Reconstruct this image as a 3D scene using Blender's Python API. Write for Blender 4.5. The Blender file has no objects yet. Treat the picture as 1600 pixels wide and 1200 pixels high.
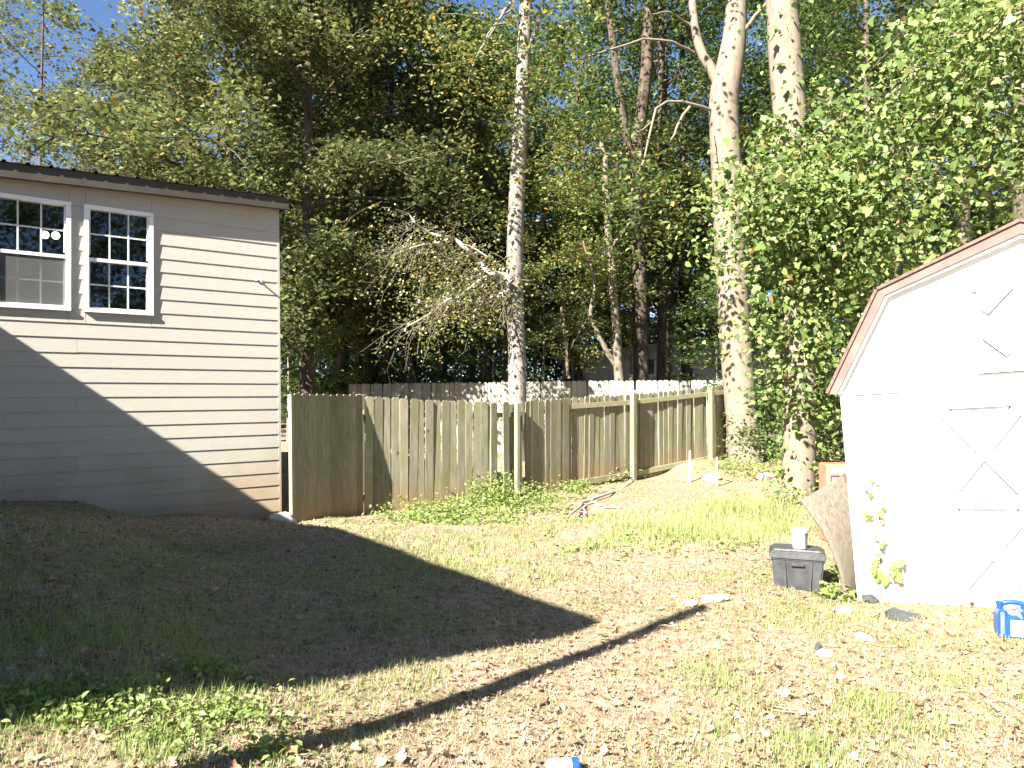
import bpy, bmesh, math, random
import numpy as np
from mathutils import Vector, Matrix

R = math.radians
rng = np.random.default_rng(7)
random.seed(7)
scene = bpy.context.scene
col = scene.collection

# ------------------------------------------------------------------ camera
F = 1150.0                       # focal length in pixels of the 1600 px wide photograph
CAM = np.array([0.0, 0.0, 1.5])
PITCH = math.atan(12.0 / F)
FWD = np.array([0, math.cos(PITCH), math.sin(PITCH)])
UPC = np.array([0, -math.sin(PITCH), math.cos(PITCH)])
RGT = np.array([1.0, 0, 0])
cam_data = bpy.data.cameras.new("camera")
cam_data.sensor_width = 36.0
cam_data.lens = 36.0 * F / 1600.0
cam_data.clip_start = 0.05
cam_data.clip_end = 2000
cam = bpy.data.objects.new("camera", cam_data)
col.objects.link(cam)
cam.location = CAM
cam.rotation_euler = (math.pi / 2 + PITCH, 0, 0)
scene.camera = cam

# ------------------------------------------------------------------ light
SUN_T, SUN_EL = R(39.0), R(36.9)        # heading of the shadows (from +Y towards +X), elevation
L = Vector((math.sin(SUN_T) * math.cos(SUN_EL), math.cos(SUN_T) * math.cos(SUN_EL), -math.sin(SUN_EL)))
world = bpy.data.worlds.new("World")
scene.world = world
world.use_nodes = True
wn = world.node_tree
wn.nodes.clear()
sky = wn.nodes.new("ShaderNodeTexSky")
sky.sky_type = 'NISHITA'
sky.sun_disc = False
sky.sun_elevation = SUN_EL
sky.sun_rotation = math.pi + SUN_T
sky.air_density = 0.75
sky.dust_density = 0.0
sky.altitude = 1500
sky.ozone_density = 3.5
bg = wn.nodes.new("ShaderNodeBackground")
bg.inputs['Strength'].default_value = 0.05
wo = wn.nodes.new("ShaderNodeOutputWorld")
wn.links.new(sky.outputs[0], bg.inputs[0])
wn.links.new(bg.outputs[0], wo.inputs[0])
sd = bpy.data.lights.new("sun", 'SUN')
sd.energy = 5.0
sd.angle = R(0.53)
sd.color = (1.0, 0.95, 0.86)
sun = bpy.data.objects.new("sun", sd)
col.objects.link(sun)
sun.location = (-6, -6, 12)
sun.rotation_euler = L.to_track_quat('-Z', 'Y').to_euler()

vs = scene.view_settings
vs.view_transform = 'Standard'
vs.look = 'None'
vs.exposure = 2.42
vs.gamma = 1.0
vs.use_curve_mapping = False
scene.render.engine = 'CYCLES'
scene.cycles.max_bounces = 5
scene.cycles.diffuse_bounces = 2
scene.cycles.glossy_bounces = 3
scene.cycles.transmission_bounces = 4
scene.cycles.transparent_max_bounces = 6
scene.cycles.use_denoising = True
scene.cycles.sample_clamp_indirect = 6.0

# ------------------------------------------------------------------ helpers
def ray(px, py):
    return RGT * (px - 800) / F + UPC * (600 - py) / F + FWD

def P(px, py, z):
    return CAM + ray(px, py) * z

def tag(o, label=None, cat=None, group=None, kind=None):
    if label: o['label'] = label
    if cat: o['category'] = cat
    if group: o['group'] = group
    if kind: o['kind'] = kind
    return o

def empty(name, loc=(0, 0, 0), rz=0.0):
    o = bpy.data.objects.new(name, None)
    o.empty_display_size = 0.2
    o.location = Vector([float(c) for c in loc])
    o.rotation_euler = (0, 0, rz)
    col.objects.link(o)
    return o

def link(name, mesh, parent=None, mat=None, keep=True):
    """one mesh object; keep=True: geometry is in world space"""
    o = bpy.data.objects.new(name, mesh)
    col.objects.link(o)
    if mat is not None and len(mesh.materials) == 0:
        mesh.materials.append(mat)
    if parent is not None:
        o.parent = parent
        if keep:
            o.matrix_parent_inverse = world_of(parent).inverted()
    return o

def world_of(o):
    m = o.matrix_basis.copy()
    if o.parent is not None:
        m = world_of(o.parent) @ o.matrix_parent_inverse @ m
    return m

def np_mesh(name, V, Fc, tint=None, smooth=False):
    """V (n,3), Fc (m,k) uniform polygons"""
    me = bpy.data.meshes.new(name)
    V = np.asarray(V, dtype=np.float32)
    Fc = np.asarray(Fc, dtype=np.int32)
    m, k = Fc.shape
    me.vertices.add(len(V))
    me.vertices.foreach_set("co", V.ravel())
    me.loops.add(m * k)
    me.loops.foreach_set("vertex_index", Fc.ravel())
    me.polygons.add(m)
    me.polygons.foreach_set("loop_start", np.arange(0, m * k, k, dtype=np.int32))
    if smooth:
        me.polygons.foreach_set("use_smooth", np.ones(m, dtype=bool))
    me.update(calc_edges=True)
    if tint is not None:
        a = me.attributes.new("tint", 'FLOAT', 'FACE')
        a.data.foreach_set("value", np.asarray(tint, dtype=np.float32))
    return me

def py_mesh(name, V, Fc, smooth=False):
    me = bpy.data.meshes.new(name)
    me.from_pydata([tuple(float(c) for c in v) for v in V], [], [tuple(f) for f in Fc])
    me.update()
    if smooth:
        for p in me.polygons: p.use_smooth = True
    return me

def bevel_mesh(me, w, seg=1):
    bm = bmesh.new(); bm.from_mesh(me)
    bmesh.ops.recalc_face_normals(bm, faces=bm.faces)
    bmesh.ops.bevel(bm, geom=bm.edges[:], offset=w, segments=seg, affect='EDGES', clamp_overlap=True)
    bm.to_mesh(me); bm.free()
    return me

class Frame:
    """a flat face in space: origin, d (right), u (up), n (outwards)"""
    def __init__(s, O, d, u=(0, 0, 1), n=None):
        s.O = np.array(O, float)
        s.d = np.array(d, float); s.d /= np.linalg.norm(s.d)
        u = np.array(u, float); u = u - s.d * (u @ s.d); s.u = u / np.linalg.norm(u)
        s.n = np.cross(s.d, s.u)
    def at(s, a, b, o=0.0):
        return s.O + s.d * a + s.u * b + s.n * o
    def uv(s, px, py, o=0.0):
        r = ray(px, py)
        t = ((s.O + s.n * o - CAM) @ s.n) / (r @ s.n)
        q = CAM + r * t - s.O
        return q @ s.d, q @ s.u
    def prism(s, name, poly, o0, o1, bev=0.0):
        k = len(poly)
        V = [s.at(a, b, o0) for a, b in poly] + [s.at(a, b, o1) for a, b in poly]
        Fc = [tuple(range(k - 1, -1, -1)), tuple(range(k, 2 * k))]
        Fc += [(i, (i + 1) % k, k + (i + 1) % k, k + i) for i in range(k)]
        me = py_mesh(name, V, Fc)
        bm = bmesh.new(); bm.from_mesh(me)
        bmesh.ops.recalc_face_normals(bm, faces=bm.faces)
        bm.to_mesh(me); bm.free()
        if bev: bevel_mesh(me, bev)
        return me
    def box(s, name, a0, a1, b0, b1, o0, o1, bev=0.0):
        return s.prism(name, [(a0, b0), (a1, b0), (a1, b1), (a0, b1)], o0, o1, bev)
    def bar(s, name, p, q, w, o0, o1):
        p, q = np.array(p, float), np.array(q, float)
        t = (q - p) / np.linalg.norm(q - p); m = np.array([-t[1], t[0]]) * w / 2
        return s.prism(name, [p - m, q - m, q + m, p + m], o0, o1)

def tube(path, radii, sides=8, cap=True):
    path = np.asarray(path, float); n = len(path)
    radii = np.broadcast_to(np.asarray(radii, float), (n,))
    T = np.gradient(path, axis=0)
    T /= np.linalg.norm(T, axis=1)[:, None] + 1e-9
    ref = np.array([0, 0, 1.0]) if abs(T[0][2]) < 0.9 else np.array([1.0, 0, 0])
    V = []
    a = np.arange(sides) * 2 * math.pi / sides
    x = np.cross(ref, T[0]); x /= np.linalg.norm(x)
    for i in range(n):
        x = x - T[i] * (x @ T[i]); x /= np.linalg.norm(x) + 1e-9
        y = np.cross(T[i], x)
        V.append(path[i] + radii[i] * (np.cos(a)[:, None] * x + np.sin(a)[:, None] * y))
    V = np.concatenate(V)
    idx = np.arange(n * sides).reshape(n, sides)
    q = np.stack([idx[:-1], np.roll(idx[:-1], -1, 1), np.roll(idx[1:], -1, 1), idx[1:]], -1).reshape(-1, 4)
    return V, q

class Tubes:
    def __init__(s): s.V = []; s.Q = []; s.n = 0
    def add(s, path, radii, sides=8):
        V, q = tube(path, radii, sides); s.V.append(V); s.Q.append(q + s.n); s.n += len(V)
    def mesh(s, name, smooth=True):
        return np_mesh(name, np.concatenate(s.V), np.concatenate(s.Q), smooth=smooth)

def smooth_path(pts, n):
    pts = np.asarray(pts, float)
    t = np.linspace(0, len(pts) - 1, n)
    out = []
    for tt in t:
        i = min(int(tt), len(pts) - 2); f = tt - i
        p0 = pts[max(i - 1, 0)]; p1 = pts[i]; p2 = pts[i + 1]; p3 = pts[min(i + 2, len(pts) - 1)]
        out.append(0.5 * ((2 * p1) + (-p0 + p2) * f + (2 * p0 - 5 * p1 + 4 * p2 - p3) * f * f + (-p0 + 3 * p1 - 3 * p2 + p3) * f ** 3))
    return np.array(out)

def lathe(name, prof, sides=24):
    V = []; Fc = []
    for r, z in prof:
        for i in range(sides):
            a = 2 * math.pi * i / sides
            V.append((r * math.cos(a), r * math.sin(a), z))
    for j in range(len(prof) - 1):
        for i in range(sides):
            Fc.append((j * sides + i, j * sides + (i + 1) % sides, (j + 1) * sides + (i + 1) % sides, (j + 1) * sides + i))
    Fc.append(tuple(range(sides - 1, -1, -1)))
    Fc.append(tuple(range((len(prof) - 1) * sides, len(prof) * sides)))
    return py_mesh(name, V, Fc, smooth=False)

_perm = np.random.default_rng(3).random((256, 256))
def vnoise(x, y, s=1.0, off=0.0):
    x = np.asarray(x, float) / s + off + 500; y = np.asarray(y, float) / s + off * 1.7 + 500
    xi = np.floor(x).astype(int); yi = np.floor(y).astype(int); fx = x - xi; fy = y - yi
    fx = fx * fx * (3 - 2 * fx); fy = fy * fy * (3 - 2 * fy)
    g = lambda a, b: _perm[a % 256, b % 256]
    return (g(xi, yi) * (1 - fx) + g(xi + 1, yi) * fx) * (1 - fy) + (g(xi, yi + 1) * (1 - fx) + g(xi + 1, yi + 1) * fx) * fy

# leaf templates: (verts, quads); lie in xy, tip along +y, normal +z
LEAF_SIMPLE = (np.array([[0, 0, 0], [.32, .45, .06], [0, 1, -.08], [-.32, .45, .06]]), np.array([[0, 1, 2, 3]]))
LEAF_FOLD = (np.array([[0, 0, 0], [.34, .35, .08], [.22, .75, .03], [0, 1.0, -.10], [-.22, .75, .03], [-.34, .35, .08], [0, .5, -.01]]),
             np.array([[0, 1, 2, 6], [6, 2, 3, 3], [0, 6, 4, 5], [6, 3, 4, 4]]))
LEAF_LOBE = (np.array([[0, 0, 0], [.30, -.02, .05], [.52, .38, .07], [.26, .45, .03], [.22, .72, .02], [0, 1.0, -.10],
                       [-.22, .72, .02], [-.26, .45, .03], [-.52, .38, .07], [-.30, -.02, .05], [0, .42, -.02]]),
             np.array([[0, 1, 2, 10], [10, 2, 3, 4], [10, 4, 5, 6], [10, 6, 7, 8], [0, 10, 8, 9]]))
LEAF_BLADE = (np.array([[-.5, 0, 0], [.5, 0, 0], [.32, .55, .06], [-.32, .55, .06], [.05, 1, .28], [-.05, 1, .28]]),
              np.array([[0, 1, 2, 3], [3, 2, 4, 5]]))

def fix_tri_quads(q):
    return q

def scatter(tmpl, pos, nrm, tan, size, width=None):
    """place template leaves: pos (n,3), nrm, tan (n,3), size (n,) -> V, quads, leaf id per face"""
    tv, tq = tmpl
    n = len(pos); k = len(tv)
    nrm = nrm / (np.linalg.norm(nrm, axis=1)[:, None] + 1e-9)
    tan = tan - nrm * np.sum(tan * nrm, 1)[:, None]
    tan = tan / (np.linalg.norm(tan, axis=1)[:, None] + 1e-9)
    side = np.cross(tan, nrm)
    w = size if width is None else width
    V = (pos[:, None, :] + side[:, None, :] * (tv[None, :, 0, None] * w[:, None, None])
         + tan[:, None, :] * (tv[None, :, 1, None] * size[:, None, None])
         + nrm[:, None, :] * (tv[None, :, 2, None] * size[:, None, None]))
    Q = tq[None] + (np.arange(n) * k)[:, None, None]
    return V.reshape(-1, 3), Q.reshape(-1, 4), np.repeat(np.arange(n), len(tq))

LEAF_FOLD = (LEAF_FOLD[0][:6], np.array([[0, 1, 2, 3], [0, 3, 4, 5]]))   # two halves folded on the midrib

def leaf_mesh(name, tmpl, pos, size, up=0.6, tint=None, r=rng, face=None, width=None):
    n = len(pos)
    nr = r.normal(size=(n, 3)); nr /= np.linalg.norm(nr, axis=1)[:, None]
    nr[:, 2] = np.abs(nr[:, 2]) + up
    if face is not None: nr = nr + face
    tn = r.normal(size=(n, 3)); tn[:, 2] -= 0.5
    V, Q, lid = scatter(tmpl, pos, nr, tn, size, width)
    if tint is None: tint = r.random(n)
    return np_mesh(name, V, Q, tint=np.asarray(tint)[lid])

# ------------------------------------------------------------------ materials
def nodes(m):
    return m.node_tree.nodes, m.node_tree.links

def new_mat(name):
    m = bpy.data.materials.new(name); m.use_nodes = True
    nt, lk = nodes(m); nt.clear()
    out = nt.new("ShaderNodeOutputMaterial")
    return m, nt, lk, out

def ramp(nt, stops):
    r_ = nt.new("ShaderNodeValToRGB")
    e = r_.color_ramp.elements
    e[0].position, e[0].color = stops[0][0], (*stops[0][1], 1)
    e[1].position, e[1].color = stops[-1][0], (*stops[-1][1], 1)
    for p, c in stops[1:-1]:
        x = e.new(p); x.color = (*c, 1)
    return r_

def plain(name, c, rough=0.6, spec=0.4, var=0.25, scale=8.0, bump=0.15, bscale=60.0, metal=0.0):
    m, nt, lk, out = new_mat(name)
    b = nt.new("ShaderNodeBsdfPrincipled")
    b.inputs['Roughness'].default_value = rough
    b.inputs['Specular IOR Level'].default_value = spec
    b.inputs['Metallic'].default_value = metal
    tc = nt.new("ShaderNodeTexCoord")
    n1 = nt.new("ShaderNodeTexNoise"); n1.inputs['Scale'].default_value = scale; n1.inputs['Detail'].default_value = 6
    lk.new(tc.outputs['Object'], n1.inputs['Vector'])
    rp = ramp(nt, [(0.3, [x * (1 - var) for x in c]), (0.7, [min(1, x * (1 + var * 0.6)) for x in c])])
    lk.new(n1.outputs['Fac'], rp.inputs[0]); lk.new(rp.outputs[0], b.inputs['Base Color'])
    if bump:
        n2 = nt.new("ShaderNodeTexNoise"); n2.inputs['Scale'].default_value = bscale
        lk.new(tc.outputs['Object'], n2.inputs['Vector'])
        bp = nt.new("ShaderNodeBump"); bp.inputs['Strength'].default_value = bump; bp.inputs['Distance'].default_value = 0.01
        lk.new(n2.outputs['Fac'], bp.inputs['Height']); lk.new(bp.outputs[0], b.inputs['Normal'])
    lk.new(b.outputs[0], out.inputs[0])
    return m

def leaf_mat(name, stops, trans=0.3, rough=0.42, spec=0.5):
    m, nt, lk, out = new_mat(name)
    at = nt.new("ShaderNodeAttribute"); at.attribute_name = "tint"
    rp = ramp(nt, stops); lk.new(at.outputs['Fac'], rp.inputs[0])
    oi = nt.new("ShaderNodeObjectInfo")
    hs = nt.new("ShaderNodeHueSaturation")
    mr = nt.new("ShaderNodeMapRange"); mr.inputs[3].default_value = 0.75; mr.inputs[4].default_value = 1.25
    lk.new(oi.outputs['Random'], mr.inputs[0]); lk.new(mr.outputs[0], hs.inputs['Value'])
    lk.new(rp.outputs[0], hs.inputs['Color'])
    b = nt.new("ShaderNodeBsdfPrincipled")
    b.inputs['Roughness'].default_value = rough; b.inputs['Specular IOR Level'].default_value = spec
    lk.new(hs.outputs[0], b.inputs['Base Color'])
    t = nt.new("ShaderNodeBsdfTranslucent")
    h2 = nt.new("ShaderNodeHueSaturation"); h2.inputs['Value'].default_value = 1.5; h2.inputs['Saturation'].default_value = 1.15
    lk.new(hs.outputs[0], h2.inputs['Color']); lk.new(h2.outputs[0], t.inputs['Color'])
    mx = nt.new("ShaderNodeMixShader"); mx.inputs[0].default_value = trans
    lk.new(b.outputs[0], mx.inputs[1]); lk.new(t.outputs[0], mx.inputs[2]); lk.new(mx.outputs[0], out.inputs[0])
    return m

def bark_mat(name, dark, light, vscale=9.0, bump=0.6, patch=None):
    m, nt, lk, out = new_mat(name)
    b = nt.new("ShaderNodeBsdfPrincipled"); b.inputs['Roughness'].default_value = 0.9; b.inputs['Specular IOR Level'].default_value = 0.2
    tc = nt.new("ShaderNodeTexCoord")
    mp = nt.new("ShaderNodeMapping"); mp.inputs['Scale'].default_value = (1, 1, 0.18)
    lk.new(tc.outputs['Object'], mp.inputs['Vector'])
    n1 = nt.new("ShaderNodeTexNoise"); n1.inputs['Scale'].default_value = vscale * 2; n1.inputs['Detail'].default_value = 8; n1.inputs['Roughness'].default_value = .7
    lk.new(mp.outputs[0], n1.inputs['Vector'])
    rp = ramp(nt, [(0.32, dark), (0.62, light)])
    lk.new(n1.outputs['Fac'], rp.inputs[0])
    cl = rp.outputs[0]
    if patch:
        n3 = nt.new("ShaderNodeTexNoise"); n3.inputs['Scale'].default_value = 3.0; n3.inputs['Detail'].default_value = 5
        lk.new(tc.outputs['Object'], n3.inputs['Vector'])
        r3 = ramp(nt, [(0.50, (0, 0, 0)), (0.62, (1, 1, 1))]); lk.new(n3.outputs['Fac'], r3.inputs[0])
        mx = nt.new("ShaderNodeMix"); mx.data_type = 'RGBA'
        lk.new(r3.outputs[0], mx.inputs[0]); lk.new(cl, mx.inputs[6]); mx.inputs[7].default_value = (*patch, 1)
        cl = mx.outputs[2]
    lk.new(cl, b.inputs['Base Color'])
    bp = nt.new("ShaderNodeBump"); bp.inputs['Strength'].default_value = bump; bp.inputs['Distance'].default_value = 0.03
    lk.new(n1.outputs['Fac'], bp.inputs['Height']); lk.new(bp.outputs[0], b.inputs['Normal'])
    lk.new(b.outputs[0], out.inputs[0])
    return m

def wood_mat(name, base, dark, green, clay=None, clay_h=0.35):
    """weathered fence board: grain along z, algae streaks, clay splash at the foot (object space, z=0 foot)"""
    m, nt, lk, out = new_mat(name)
    b = nt.new("ShaderNodeBsdfPrincipled"); b.inputs['Roughness'].default_value = 0.85; b.inputs['Specular IOR Level'].default_value = 0.25
    tc = nt.new("ShaderNodeTexCoord"); oi = nt.new("ShaderNodeObjectInfo")
    sh = nt.new("ShaderNodeVectorMath"); sh.operation = 'MULTIPLY_ADD'
    cb = nt.new("ShaderNodeCombineXYZ")
    for i in range(3): lk.new(oi.outputs['Random'], cb.inputs[i])
    lk.new(cb.outputs[0], sh.inputs[0]); sh.inputs[1].default_value = (37, 53, 91); lk.new(tc.outputs['Object'], sh.inputs[2])
    mp = nt.new("ShaderNodeMapping"); mp.inputs['Scale'].default_value = (1, 1, 0.06)
    lk.new(sh.outputs[0], mp.inputs['Vector'])
    n1 = nt.new("ShaderNodeTexNoise"); n1.inputs['Scale'].default_value = 55; n1.inputs['Detail'].default_value = 8; n1.inputs['Roughness'].default_value = .65
    n1.inputs['Distortion'].default_value = 0.6
    lk.new(mp.outputs[0], n1.inputs['Vector'])
    rp = ramp(nt, [(0.3, dark), (0.6, base)]); lk.new(n1.outputs['Fac'], rp.inputs[0])
    # knots
    vo = nt.new("ShaderNodeTexVoronoi"); vo.inputs['Scale'].default_value = 2.6
    mk = nt.new("ShaderNodeMapping"); mk.inputs['Scale'].default_value = (1, 1, 0.7); lk.new(sh.outputs[0], mk.inputs['Vector']); lk.new(mk.outputs[0], vo.inputs['Vector'])
    rk = ramp(nt, [(0.035, (1, 1, 1)), (0.07, (0, 0, 0))]); lk.new(vo.outputs['Distance'], rk.inputs[0])
    mx0 = nt.new("ShaderNodeMix"); mx0.data_type = 'RGBA'
    lk.new(rk.outputs[0], mx0.inputs[0]); lk.new(rp.outputs[0], mx0.inputs[6]); mx0.inputs[7].default_value = (*[c * .45 for c in dark], 1)
    # algae
    n2 = nt.new("ShaderNodeTexNoise"); n2.inputs['Scale'].default_value = 2.2; n2.inputs['Detail'].default_value = 5
    lk.new(sh.outputs[0], n2.inputs['Vector'])
    r2 = ramp(nt, [(0.42, (0, 0, 0)), (0.68, (.8, .8, .8))]); lk.new(n2.outputs['Fac'], r2.inputs[0])
    mx = nt.new("ShaderNodeMix"); mx.data_type = 'RGBA'
    lk.new(r2.outputs[0], mx.inputs[0]); lk.new(mx0.outputs[2], mx.inputs[6]); mx.inputs[7].default_value = (*green, 1)
    cl = mx.outputs[2]
    if clay:
        sx = nt.new("ShaderNodeSeparateXYZ"); lk.new(tc.outputs['Object'], sx.inputs[0])
        ad = nt.new("ShaderNodeMath"); ad.operation = 'MULTIPLY_ADD'; lk.new(n2.outputs['Fac'], ad.inputs[0]); ad.inputs[1].default_value = -0.5; lk.new(sx.outputs['Z'], ad.inputs[2])
        mr = nt.new("ShaderNodeMapRange"); mr.inputs[1].default_value = -0.2; mr.inputs[2].default_value = clay_h; mr.inputs[3].default_value = 0.8; mr.inputs[4].default_value = 0.0
        lk.new(ad.outputs[0], mr.inputs[0])
        m3 = nt.new("ShaderNodeMix"); m3.data_type = 'RGBA'
        lk.new(mr.outputs[0], m3.inputs[0]); lk.new(cl, m3.inputs[6]); m3.inputs[7].default_value = (*clay, 1); cl = m3.outputs[2]
    hs = nt.new("ShaderNodeHueSaturation"); m4 = nt.new("ShaderNodeMapRange"); m4.inputs[3].default_value = .78; m4.inputs[4].default_value = 1.2
    lk.new(oi.outputs['Random'], m4.inputs[0]); lk.new(m4.outputs[0], hs.inputs['Value']); lk.new(cl, hs.inputs['Color'])
    lk.new(hs.outputs[0], b.inputs['Base Color'])
    bp = nt.new("ShaderNodeBump"); bp.inputs['Strength'].default_value = .35; bp.inputs['Distance'].default_value = .004
    lk.new(n1.outputs['Fac'], bp.inputs['Height']); lk.new(bp.outputs[0], b.inputs['Normal'])
    lk.new(b.outputs[0], out.inputs[0])
    return m

M = {}
M['bark_pale'] = bark_mat("bark_pale", (.13, .10, .075), (.235, .195, .15), 8, .2, patch=(.20, .165, .125))
M['bark_grey'] = bark_mat("bark_grey", (.09, .078, .065), (.25, .22, .19), 10, .4, patch=(.27, .25, .22))
M['bark_dark'] = bark_mat("bark_dark", (.035, .027, .022), (.13, .10, .08), 9, .8)
M['twig'] = plain("twig", (.27, .22, .18), .9, .1, .3, 20, 0)
M['dead_wood'] = plain("dead_wood", (.45, .42, .38), .9, .1, .3, 14, 0)
M['leaf_oak'] = leaf_mat("leaf_oak", [(0, (.04, .06, .02)), (.5, (.125, .145, .054)), (.85, (.26, .265, .125)), (.95, (.27, .20, .07)), (1, (.33, .15, .05))], .28, .33, .6)
M['leaf_green'] = leaf_mat("leaf_green", [(0, (.035, .07, .02)), (.55, (.09, .14, .042)), (.93, (.20, .235, .085)), (1, (.38, .26, .06))], .34, .36, .6)
M['leaf_yellow'] = leaf_mat("leaf_yellow", [(0, (.06, .085, .026)), (.5, (.155, .18, .058)), (.9, (.28, .275, .105)), (1, (.38, .2, .05))], .33, .36, .6)
M['leaf_far'] = leaf_mat("leaf_far", [(0, (.025, .042, .012)), (.7, (.06, .085, .024)), (1, (.13, .12, .035))], .3, .5)
M['leaf_vine'] = leaf_mat("leaf_vine", [(0, (.07, .12, .03)), (.5, (.145, .20, .055)), (.85, (.24, .285, .10)), (.97, (.32, .29, .14)), (1, (.38, .22, .08))], .35, .55, .3)
M['weed'] = leaf_mat("weed", [(0, (.14, .20, .05)), (.6, (.23, .30, .085)), (1, (.33, .38, .15))], .35, .5)
M['litter'] = leaf_mat("litter", [(0, (.13, .075, .045)), (.3, (.24, .15, .10)), (.65, (.36, .26, .18)), (.88, (.40, .30, .215)), (.95, (.46, .38, .30)), (1, (.34, .13, .05))], .12, .75, .15)
M['grass'] = leaf_mat("grass", [(0, (.40, .33, .22)), (.35, (.52, .46, .33)), (.55, (.27, .30, .12)), (.8, (.20, .26, .08)), (1, (.14, .21, .05))], .3, .55, .3)

CLAY = (.30, .16, .075)
M['fence'] = wood_mat("fence_wood", (.28, .26, .19), (.13, .115, .078), (.18, .185, .085), CLAY, .6)
M['rail'] = wood_mat("rail_wood", (.34, .30, .21), (.20, .17, .11), (.22, .23, .11))
M['fence_far'] = wood_mat("fence_far_wood", (.40, .37, .32), (.25, .23, .19), (.26, .27, .19), None)
M['trim_white'] = plain("white_vinyl", (.82, .82, .80), .35, .5, .05, 5, .05)
M['muntin'] = plain("muntin_white", (.62, .66, .62), .4, .5, .05, 5, 0)
M['fascia'] = plain("fascia_brown", (.06, .052, .042), .6, .3, .2, 4, .1)
M['metal_roof'] = plain("brown_metal_roof", (.07, .05, .042), .45, .5, .2, 5, .05)
M['stone'] = plain("stone_pale", (.42, .38, .33), .9, .2, .35, 9, .6, 18)
M['black_plastic'] = plain("black_plastic", (.055, .056, .058), .42, .5, .35, 12, .15, 40)
M['white_plastic'] = plain("white_plastic", (.78, .78, .75), .4, .4, .06, 9, .03)
M['blue_plastic'] = plain("blue_plastic", (.012, .06, .26), .35, .5, .15, 9, .04)
M['red_plastic'] = plain("faded_red_plastic", (.55, .17, .11), .5, .4, .2, 9, .05)
M['dark_red'] = plain("dark_red", (.32, .01, .04), .5, .4, .1, 9, 0)
M['galv'] = plain("galvanised", (.62, .63, .62), .45, .5, .12, 20, .03, 60, .3)
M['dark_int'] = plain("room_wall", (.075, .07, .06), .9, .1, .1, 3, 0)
ms_, nt_, lk_, out_ = new_mat("insect_screen")
d__ = nt_.new("ShaderNodeBsdfDiffuse"); d__.inputs[0].default_value = (.16, .16, .155, 1); t__ = nt_.new("ShaderNodeBsdfTransparent")
x__ = nt_.new("ShaderNodeMixShader"); x__.inputs[0].default_value = .42
lk_.new(t__.outputs[0], x__.inputs[1]); lk_.new(d__.outputs[0], x__.inputs[2]); lk_.new(x__.outputs[0], out_.inputs[0]); M['screen'] = ms_
M['shingle'] = plain("brown_shingle", (.16, .105, .085), .9, .2, .35, 30, .5, 70)
M['rake'] = plain("rake_brown", (.155, .115, .10), .7, .3, .25, 7, .15, 40)
M['nb_wall'] = plain("neighbour_wall", (.55, .57, .59), .8, .3, .15, 2, 0)
M['nb_roof'] = plain("neighbour_roof", (.45, .45, .44), .8, .3, .2, 6, 0)
M['window_dark'] = plain("dark_glass", (.012, .016, .02), .08, .5, .1, 2, 0)
M['foil'] = plain("white_litter", (.75, .74, .72), .6, .3, .15, 20, .2, 30)
M['rag'] = plain("dark_rag", (.05, .052, .055), .8, .3, .4, 14, .3, 30)

def siding_material():
    m, nt, lk, out = new_mat("siding_paint")
    b = nt.new("ShaderNodeBsdfPrincipled"); b.inputs['Roughness'].default_value = .62; b.inputs['Specular IOR Level'].default_value = .3
    tc = nt.new("ShaderNodeTexCoord"); ge = nt.new("ShaderNodeNewGeometry")
    mp = nt.new("ShaderNodeMapping"); mp.inputs['Scale'].default_value = (1, 1, 7)
    lk.new(ge.outputs['Position'], mp.inputs['Vector'])
    n1 = nt.new("ShaderNodeTexNoise"); n1.inputs['Scale'].default_value = 9; n1.inputs['Detail'].default_value = 9; n1.inputs['Roughness'].default_value = .7
    lk.new(mp.outputs[0], n1.inputs['Vector'])
    rp = ramp(nt, [(0.3, (.40, .375, .325)), (.7, (.445, .42, .365))]); lk.new(n1.outputs['Fac'], rp.inputs[0])
    # red clay splash low on the wall
    n2 = nt.new("ShaderNodeTexNoise"); n2.inputs['Scale'].default_value = 2.3; n2.inputs['Detail'].default_value = 6
    lk.new(ge.outputs['Position'], n2.inputs['Vector'])
    sx = nt.new("ShaderNodeSeparateXYZ"); lk.new(ge.outputs['Position'], sx.inputs[0])
    ad = nt.new("ShaderNodeMath"); ad.operation = 'MULTIPLY_ADD'; lk.new(n2.outputs['Fac'], ad.inputs[0]); ad.inputs[1].default_value = -1.5; lk.new(sx.outputs['Z'], ad.inputs[2])
    mr = nt.new("ShaderNodeMapRange"); mr.inputs[1].default_value = -1.1; mr.inputs[2].default_value = .05; mr.inputs[3].default_value = .75; mr.inputs[4].default_value = 0
    lk.new(ad.outputs[0], mr.inputs[0])
    mx = nt.new("ShaderNodeMix"); mx.data_type = 'RGBA'; lk.new(mr.outputs[0], mx.inputs[0]); lk.new(rp.outputs[0], mx.inputs[6]); mx.inputs[7].default_value = (.33, .22, .11, 1)
    lk.new(mx.outputs[2], b.inputs['Base Color'])
    bp = nt.new("ShaderNodeBump"); bp.inputs['Strength'].default_value = .25; bp.inputs['Distance'].default_value = .004
    lk.new(n1.outputs['Fac'], bp.inputs['Height']); lk.new(bp.outputs[0], b.inputs['Normal'])
    lk.new(b.outputs[0], out.inputs[0])
    return m
M['siding'] = siding_material()
M['seam_shade'] = plain('grimy_shade_seam', (.10, .09, .075), .9, .1, .3, 30, 0)  # dark strip colour: painted shadow lines plus dirt along the board edges

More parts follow.
